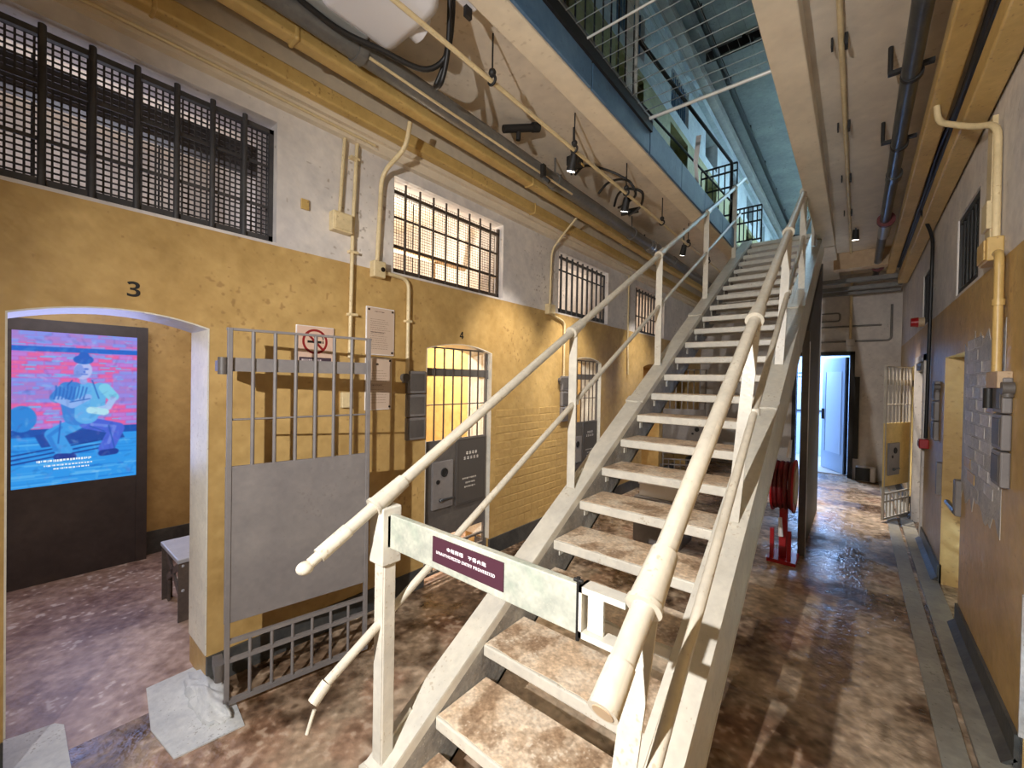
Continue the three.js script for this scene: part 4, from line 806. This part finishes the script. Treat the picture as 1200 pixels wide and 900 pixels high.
{
  solo('conduit', 'cream conduit bending off the right ducts down the right wall', 'conduit', pipe([[0.33, 3.27, -3.5], [0.34, 3.16, -3.5], [0.46, 3.02, -3.35], [0.53, 2.95, -3.22], [0.53, 2.34, -3.2]], 0.016, 0.07), M.conduit);
  solo('conduit', 'yellow conduit below the long box on the right wall', 'conduit', [pipe([[0.53, 2.28, -3.22], [0.52, 2.26, -3.06], [0.52, 1.66, -3.05]], 0.018, 0.05), rod([0.52, 2.0, -3.055], [0.52, 2.03, -3.055], 0.023, 12)], M.duct);
  const j = thing('junction_box', 'yellow junction box high on the right wall', 'box', [0.52, 2.24, -3.24]);
  part(j, 'body', RB(0.49, XR, 2.24, 2.36, -3.14, -3.33, 0.008), M.duct); part(j, 'lid', RB(0.482, 0.49, 2.25, 2.35, -3.16, -3.31, 0.003), M.duct);
  solo('trunking', 'yellow trunking strip beside the dark high window on the right wall', 'trunking', [B(0.53, XR, 2.4, 3.05, -3.34, -3.44), RB(0.515, XR, 2.45, 2.6, -3.33, -3.45, 0.005)], M.conduit);
  const b = thing('junction_box', 'brown junction box above the grey plate on the right wall', 'box', [0.52, 1.62, -3.05]);
  part(b, 'body', RB(0.5, XR, 1.6, 1.68, -2.92, -3.14, 0.006), M.brownBand); part(b, 'gland', rod([0.51, 1.5, -3.13], [0.51, 1.6, -3.13], 0.02, 10), M.iron);
  solo('black_conduit', 'black conduit dropping down the right wall past the red alarm lamps', 'conduit', pipe([[0.42, 3.2, -5.3], [0.52, 3.0, -5.5], [0.53, 2.8, -5.62], [0.53, 1.1, -5.72]], 0.014, 0.1), M.rubber);
  const a1 = thing('alarm_lamp', 'round red alarm lamp high on the right wall', 'alarm', [0.5, 2.25, -6.3]);
  part(a1, 'base', rod([XR, 2.3, -6.3], [0.5, 2.3, -6.3], 0.05, 16), M.brownBand); part(a1, 'dome', rod([0.5, 2.3, -6.3], [0.44, 2.3, -6.3], 0.055, 18, 0.045), M.redPaint);
  const a2 = thing('alarm_button', 'small red call point at the foot of the black conduit', 'alarm', [0.52, 1.0, -5.72]);
  part(a2, 'body', RB(0.48, XR, 1.0, 1.09, -5.67, -5.77, 0.008), M.redPaint); part(a2, 'face_plate', B(0.474, 0.48, 1.02, 1.07, -5.69, -5.75), M.darkRed);
  const lk = thing('door_latch', 'heavy grey latch box across the recessed right doorway', 'latch', [XR - 0.02, 0.72, -4.05]);
  part(lk, 'box', RB(XR - 0.03, XR + 0.02, 0.74, 0.98, -4.03, -4.12, 0.01), M.gate); part(lk, 'bolt', rod([XR - 0.02, 0.76, -4.08], [XR - 0.02, 0.76, -4.4], 0.018, 10), M.steelPipe); part(lk, 'keep', B(XR - 0.03, XR + 0.0, 0.72, 0.98, -4.86, -4.92), M.gate);
  struct('door_3', 'white painted jamb of the nearest right wall doorway', 'doorframe', [B(XR - 0.004, XR + 0.29, 0.16, 0.75, -2.672, -2.682), B(XR, XR + 0.29, 0.75, 1.86, -2.674, -2.682)], M.whiteOld);
}

// ------------------------------------------------------------------ far end: the blue room, its door, conduits, black box
{
  const zb = -11.6;
  struct('wall_blue_room', 'pale bluish walls of the lit room behind the far doorway', 'wall', [B(-2.2, 1.6, 0, 2.6, zb, zb - 0.1), B(-2.3, -2.2, 0, 2.6, ZF - 0.18, zb), B(0.7, 0.8, 0, 2.6, ZF - 0.18, zb)], M.glassBlue);
  struct('ceiling', 'white ceiling of the lit room behind the far doorway', 'ceiling', B(-2.3, 1.6, 2.6, 2.7, ZF - 0.18, zb - 0.1), M.farWall);
  struct('floor', 'pale floor of the lit room behind the far doorway', 'floor', B(-2.2, 0.7, 0, 0.012, ZF - 0.2, zb), M.farWall);
  const l = thing('ceiling_lamp', 'square cool white panel lamp in the blue room ceiling', 'lamp', [-0.7, 2.55, -10.4]);
  part(l, 'frame', RB(-1.02, -0.38, 2.56, 2.6, -10.08, -10.72, 0.004), M.whitePlastic); part(l, 'diffuser', B(-1.0, -0.4, 2.555, 2.562, -10.1, -10.7), glow(0xb8d4ff, 3));
  const r = new THREE.RectAreaLight(0xa8ccff, 130, 0.6, 0.6); r.position.set(-0.7, 2.54, -10.4); r.rotation.x = -Math.PI / 2; scene.add(r);
  const n = thing('wall_lettering', 'two short dark lines of lettering on the blue room wall', 'lettering', [-0.9, 1.8, zb]);
  part(n, 'print', face([-1.35, 1.72, zb + 0.002], [0.75, 0, 0], [0, 0.2, 0]), canvasMat(300, 80, (g, w, h) => { g.fillStyle = '#c4d6ea'; g.fillRect(0, 0, w, h); textRows(g, 90, 14, 150, 1, 12, 16, '#2a3a52', 5); textRows(g, 20, 50, 280, 1, 12, 14, '#3a4a62', 17); }), null, true);
  solo('grab_rail', 'thin dark rail along the blue room wall', 'rail', rod([-1.8, 1.02, zb + 0.03], [-0.3, 1.02, zb + 0.03], 0.016, 8), M.iron);
  const d = thing('door_4', 'pale blue flush door leaf opened into the lit room', 'door', [-0.13, 0, ZF - 0.2], null, 'structure');
  const bx = (a, b, y0, y1, x0, x1) => B(x0, x1, y0, y1, a, b);
  const leaf = mk('leaf', bx(0, -0.76, 0.02, 2.1, -0.02, 0.02), std({ color: 0xa9bfd8, roughness: 0.4 }), d);
  mk('panel', [bx(-0.12, -0.62, 0.35, 1.85, -0.026, -0.02)], M.glassBlue, d); mk('groove', [bx(-0.62, -0.635, 0.35, 1.85, -0.028, -0.02)], M.black, d);
  mk('edge', bx(0.004, -0.03, 0.02, 2.1, -0.024, 0.024), M.black, d); mk('handle', bx(-0.68, -0.7, 0.95, 1.15, -0.06, -0.02), M.iron, d);
  d.rotation.y = 0.5;
  const c = thing('door_cabinet', 'tall black narrow panel on the wall right of the far doorway', 'panel', [0.0, 0.4, ZF]);
  part(c, 'body', RB(-0.03, 0.04, 0.35, 1.75, ZF, ZF + 0.05, 0.006), M.black); part(c, 'trim', B(-0.032, -0.028, 0.35, 1.75, ZF + 0.01, ZF + 0.05), M.iron);
  const b = thing('speaker_box', 'small black and white box on the floor by the far wall', 'box', [0.12, 0, ZF + 0.15]);
  part(b, 'shell', RB(0.02, 0.27, 0.01, 0.25, ZF + 0.04, ZF + 0.24, 0.02, 3), M.whitePlastic); part(b, 'front', RB(0.01, 0.2, 0.02, 0.24, ZF + 0.24, ZF + 0.25, 0.004, 1), M.black);
  const g = thing('far_wall_conduits', 'grey conduits forming rectangles on the far end wall', 'conduit', [0, 2.4, ZF + 0.03]);
  part(g, 'conduit', pipe([[-0.8, 2.36, ZF + 0.03], [0.42, 2.36, ZF + 0.03], [0.42, 2.95, ZF + 0.03]], 0.016, 0.06), M.greyPipe);
  part(g, 'conduit', pipe([[-0.8, 2.62, ZF + 0.03], [0.3, 2.62, ZF + 0.03]], 0.016), M.greyPipe);
  part(g, 'conduit', pipe([[-0.8, 2.86, ZF + 0.03], [-0.25, 2.86, ZF + 0.03], [-0.25, 2.72, ZF + 0.03], [-0.8, 2.72, ZF + 0.03]], 0.014, 0.04), M.greyPipe);
  part(g, 'riser', pipe([[-0.1, 3.4, ZF + 0.05], [-0.1, 2.3, ZF + 0.05]], 0.02), M.conduit); part(g, 'box', RB(-0.16, -0.04, 2.28, 2.4, ZF, ZF + 0.07, 0.008), M.farWall);
  const k = thing('service_trays', 'grey trays crossing below the far ceiling', 'tray', [0, 3.0, -8.6]);
  for (const [y, z] of [[3.2, -8.3], [3.12, -8.55], [3.1, -8.85]]) part(k, 'tray', B(VR - 0.6, 0.5, y, y + 0.06, z, z - 0.1), M.greyPipe);
}

// ------------------------------------------------------------------ under the stairs
{
  const p = thing('stair_partition', 'dark framed partition under the upper flight of the stairs', 'partition', [-0.37, 0, -5.4]);
  part(p, 'post', RB(-0.4, -0.345, 0, 2.1, -4.74, -4.8, 0.004, 1), M.gateDark);
  const s = new THREE.Shape([[4.8, 0], [4.8, nose(-4.8, -0.34)], [6.6, nose(-6.6, -0.34)], [6.6, 0]].map((q) => new THREE.Vector2(...q)));
  part(p, 'panel', new THREE.ExtrudeGeometry(s, { depth: 0.03, bevelEnabled: false }).rotateY(Math.PI / 2).translate(-0.39, 0, 0), M.bars);
  part(p, 'cap', B(-0.342, -0.338, 0, 2.0, -4.735, -4.75), M.whitePlastic);
  // fire hose reel
  const h = thing('hose_reel', 'red fire hose reel with a pale disc under the stairs', 'hose reel', [-0.52, 0, -4.6]);
  part(h, 'disc', [rod([-0.42, 0.68, -4.55], [-0.405, 0.68, -4.55], 0.24, 28)], M.redPaint);
  part(h, 'disc', [rod([-0.58, 0.68, -4.55], [-0.565, 0.68, -4.55], 0.24, 28)], M.redPaint);
  part(h, 'hub_plate', rod([-0.405, 0.7, -4.5], [-0.395, 0.7, -4.5], 0.17, 24), M.brownBand);
  part(h, 'hose', [0, 1, 2, 3].map((k) => new THREE.TorusGeometry(0.2, 0.02, 10, 30).rotateY(Math.PI / 2).translate(-0.55 + k * 0.04, 0.68, -4.55)), M.darkRed);
  part(h, 'stand', [B(-0.52, -0.46, 0.02, 0.5, -4.5, -4.56), B(-0.6, -0.38, 0, 0.03, -4.4, -4.7)], M.redPaint);
  part(h, 'bracket_leg', [B(-0.45, -0.42, 0.03, 0.3, -4.42, -4.46), B(-0.58, -0.55, 0.03, 0.3, -4.42, -4.46)], M.redPaint);
  part(h, 'nozzle', [rod([-0.5, 0.42, -4.38], [-0.49, 0.26, -4.36], 0.014, 10, 0.02), rod([-0.46, 0.94, -4.5], [-0.45, 1.1, -4.52], 0.018, 10, 0.012)], M.whitePlastic);
  const c = thing('carton', 'white lidded carton on a grey crate under the stairs', 'carton', [-1.5, 0.45, -4.2]);
  part(c, 'body', RB(-1.68, -1.3, 0.45, 0.6, -4.1, -4.4, 0.006), M.paper); part(c, 'lid', RB(-1.69, -1.29, 0.57, 0.63, -4.09, -4.41, 0.006), M.paper);
  const q = thing('crate', 'low grey metal crate below the white carton', 'crate', [-1.5, 0, -4.25]);
  part(q, 'body', RB(-1.72, -1.26, 0.0, 0.45, -4.05, -4.45, 0.01), M.gate); part(q, 'band', B(-1.725, -1.255, 0.34, 0.38, -4.045, -4.455), M.gateDark);
}

// ------------------------------------------------------------------ the open well above: wire net, posts, rails, upper barred gates
{
  const y = FLOOR2 + 0.02, n = thing('safety_net', 'wire safety net stretched across the open well', 'net', [-0.87, y, -1.5]);
  part(n, 'edge_bar', rod([VL + 0.04, y, -3.17], [VR, y, -3.17], 0.013, 10), M.net);
  part(n, 'edge_bar', rod([VL + 0.04, y, -2.2], [VR, y, -2.2], 0.007, 8), M.net);
  for (let k = 0; k < 40; k++) { const z = -3.06 + k * 0.11; if (Math.abs(z + 2.2) < 0.03) continue; part(n, 'wire', rod([VL + 0.04, y, z], [VR, y, z], 0.003, 6), M.netWire); }
  const gs = []; for (let k = 1; k < 16; k++) { const x = VL + (VR - VL) * k / 16; gs.push(rod([x, y + 0.004, -3.17], [x, y + 0.004, 1.4], 0.0008, 4)); }
  part(n, 'cross_wires', gs, M.netWire).userData.kind = 'stuff';
  const r = thing('gallery_railing', 'dark gallery railing with a pale mesh strip above the blue fascia', 'railing', [VL, FLOOR2, -1]);
  for (const z of [-3.1, -2.0, -0.9, 0.2]) part(r, 'post', rod([VL - 0.05, FLOOR2, z], [VL - 0.05, 4.7, z], 0.016, 8), z === -3.1 ? M.net : M.iron);
  part(r, 'top_rail', rod([VL - 0.05, 4.7, 1.2], [VL - 0.05, 4.7, -3.15], 0.022, 10), M.black);
  part(r, 'bottom_rail', rod([VL - 0.05, FLOOR2 + 0.14, 1.2], [VL - 0.05, FLOOR2 + 0.14, -3.15], 0.012, 8), M.net);
  for (let k = 0; k < 36; k++) { const z = 1.1 - k * 0.118; part(r, 'baluster', rod([VL - 0.05, FLOOR2 + 0.14, z], [VL - 0.05, 4.7, z], 0.006, 6), M.iron); }
  part(r, 'mesh_strip', [bar([VL - 0.05, FLOOR2 + 0.1, -2.98], [VL - 0.05, 4.6, -2.98], 0.012, 0.1, [0, 0, 1])], M.net);
  const s = thing('gallery_railing', 'slanting black handrail beside the stair head on the left gallery', 'railing', [VL, FLOOR2, -5]);
  part(s, 'top_rail', pipe([[VL - 0.3, 4.75, -3.6], [VL - 0.12, 4.75, -6.6], [VL - 0.12, 3.75, -6.62]], 0.02, 0.06), M.black);
  part(s, 'lower_rail', rod([VL - 0.3, 4.2, -3.6], [VL - 0.12, 4.2, -6.6], 0.012, 8), M.black);
  part(s, 'post', rod([VL - 0.3, FLOOR2, -3.6], [VL - 0.3, 4.75, -3.6], 0.016, 8), M.black);
  solo('hanging_banner', 'pale twisted cloth strip hanging beside the upper stair flight', 'banner', [bar([-1.36, 4.25, -4.72], [-1.38, 3.95, -4.7], 0.05, 0.006, [0, 0, 1]), bar([-1.38, 3.95, -4.7], [-1.36, 3.68, -4.72], 0.035, 0.006, [0.4, 0, 1])], M.paper);
  for (const [x0, x1, y0, y1, z, l] of [[-1.86, -1.42, 4.3, 4.92, -8.9, 'black barred gate at the stair head in front of the pale end wall'], [-2.3, -1.7, 4.6, 5.5, -8.2, 'black barred screen on the upper left gallery near the end wall']]) {
    const g = thing('upper_gate', l, 'gate', [(x0 + x1) / 2, y0, z]);
    for (const q of [0, 0.55, 0.85, 1]) part(g, 'rail', B(x0, x1, y0 + (y1 - y0) * q - 0.014, y0 + (y1 - y0) * q + 0.014, z - 0.01, z + 0.01), M.black);
    for (let k = 0; k <= 6; k++) { const x = x0 + (x1 - x0) * k / 6; part(g, 'bar', rod([x, y0, z], [x, y1, z], 0.011, 6), M.black); }
    part(g, 'stand', [rod([x0, FLOOR2, z], [x0, y0, z], 0.014, 6), rod([x1, FLOOR2, z], [x1, y0, z], 0.014, 6)], M.black);
  }
  for (let k = 0; k < 5; k++) {                                          // bars in the upper wall windows
    const a = 1.2 - k * 2.1, g = thing('window_' + (10 + k), 'pale upper storey window with blue bars, ' + ['nearest', 'second', 'third', 'fourth', 'fifth'][k] + ' from the near end', 'window', [XL - 0.05, 6.35, a - 0.47], null, 'structure');
    for (let j = 1; j < 9; j++) part(g, 'bar', rod([XL - 0.04, 6.35, a - 0.95 * j / 9], [XL - 0.04, 7.0, a - 0.95 * j / 9], 0.014, 6), M.blue);
    part(g, 'pane', B(XL - 0.14, XL - 0.146, 6.35, 7.0, a, a - 0.95), M.pane);
  }
  for (const [z, w] of [[-4.0, 'nearest'], [-5.3, 'second'], [-6.6, 'third'], [-7.9, 'farthest']]) solo('roof_bracket', w + ' black bracket fitting under the roof above the stairs', 'bracket', [B(-1.75, -1.45, TOP - 0.3, TOP - 0.22, z, z - 0.08), rod([-1.6, TOP - 0.22, z - 0.04], [-1.6, TOP - 0.1, z - 0.04], 0.03, 8)], M.black, 'black roof brackets');
}
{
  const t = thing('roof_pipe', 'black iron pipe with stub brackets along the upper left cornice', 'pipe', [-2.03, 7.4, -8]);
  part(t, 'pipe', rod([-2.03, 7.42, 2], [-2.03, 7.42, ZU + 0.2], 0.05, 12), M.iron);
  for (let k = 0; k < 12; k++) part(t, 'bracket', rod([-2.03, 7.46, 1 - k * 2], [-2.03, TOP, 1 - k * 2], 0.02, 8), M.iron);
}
scene.traverse((o) => { if (o.isMesh) { o.castShadow = o.receiveShadow = true; } });
renderer.render(scene, camera);
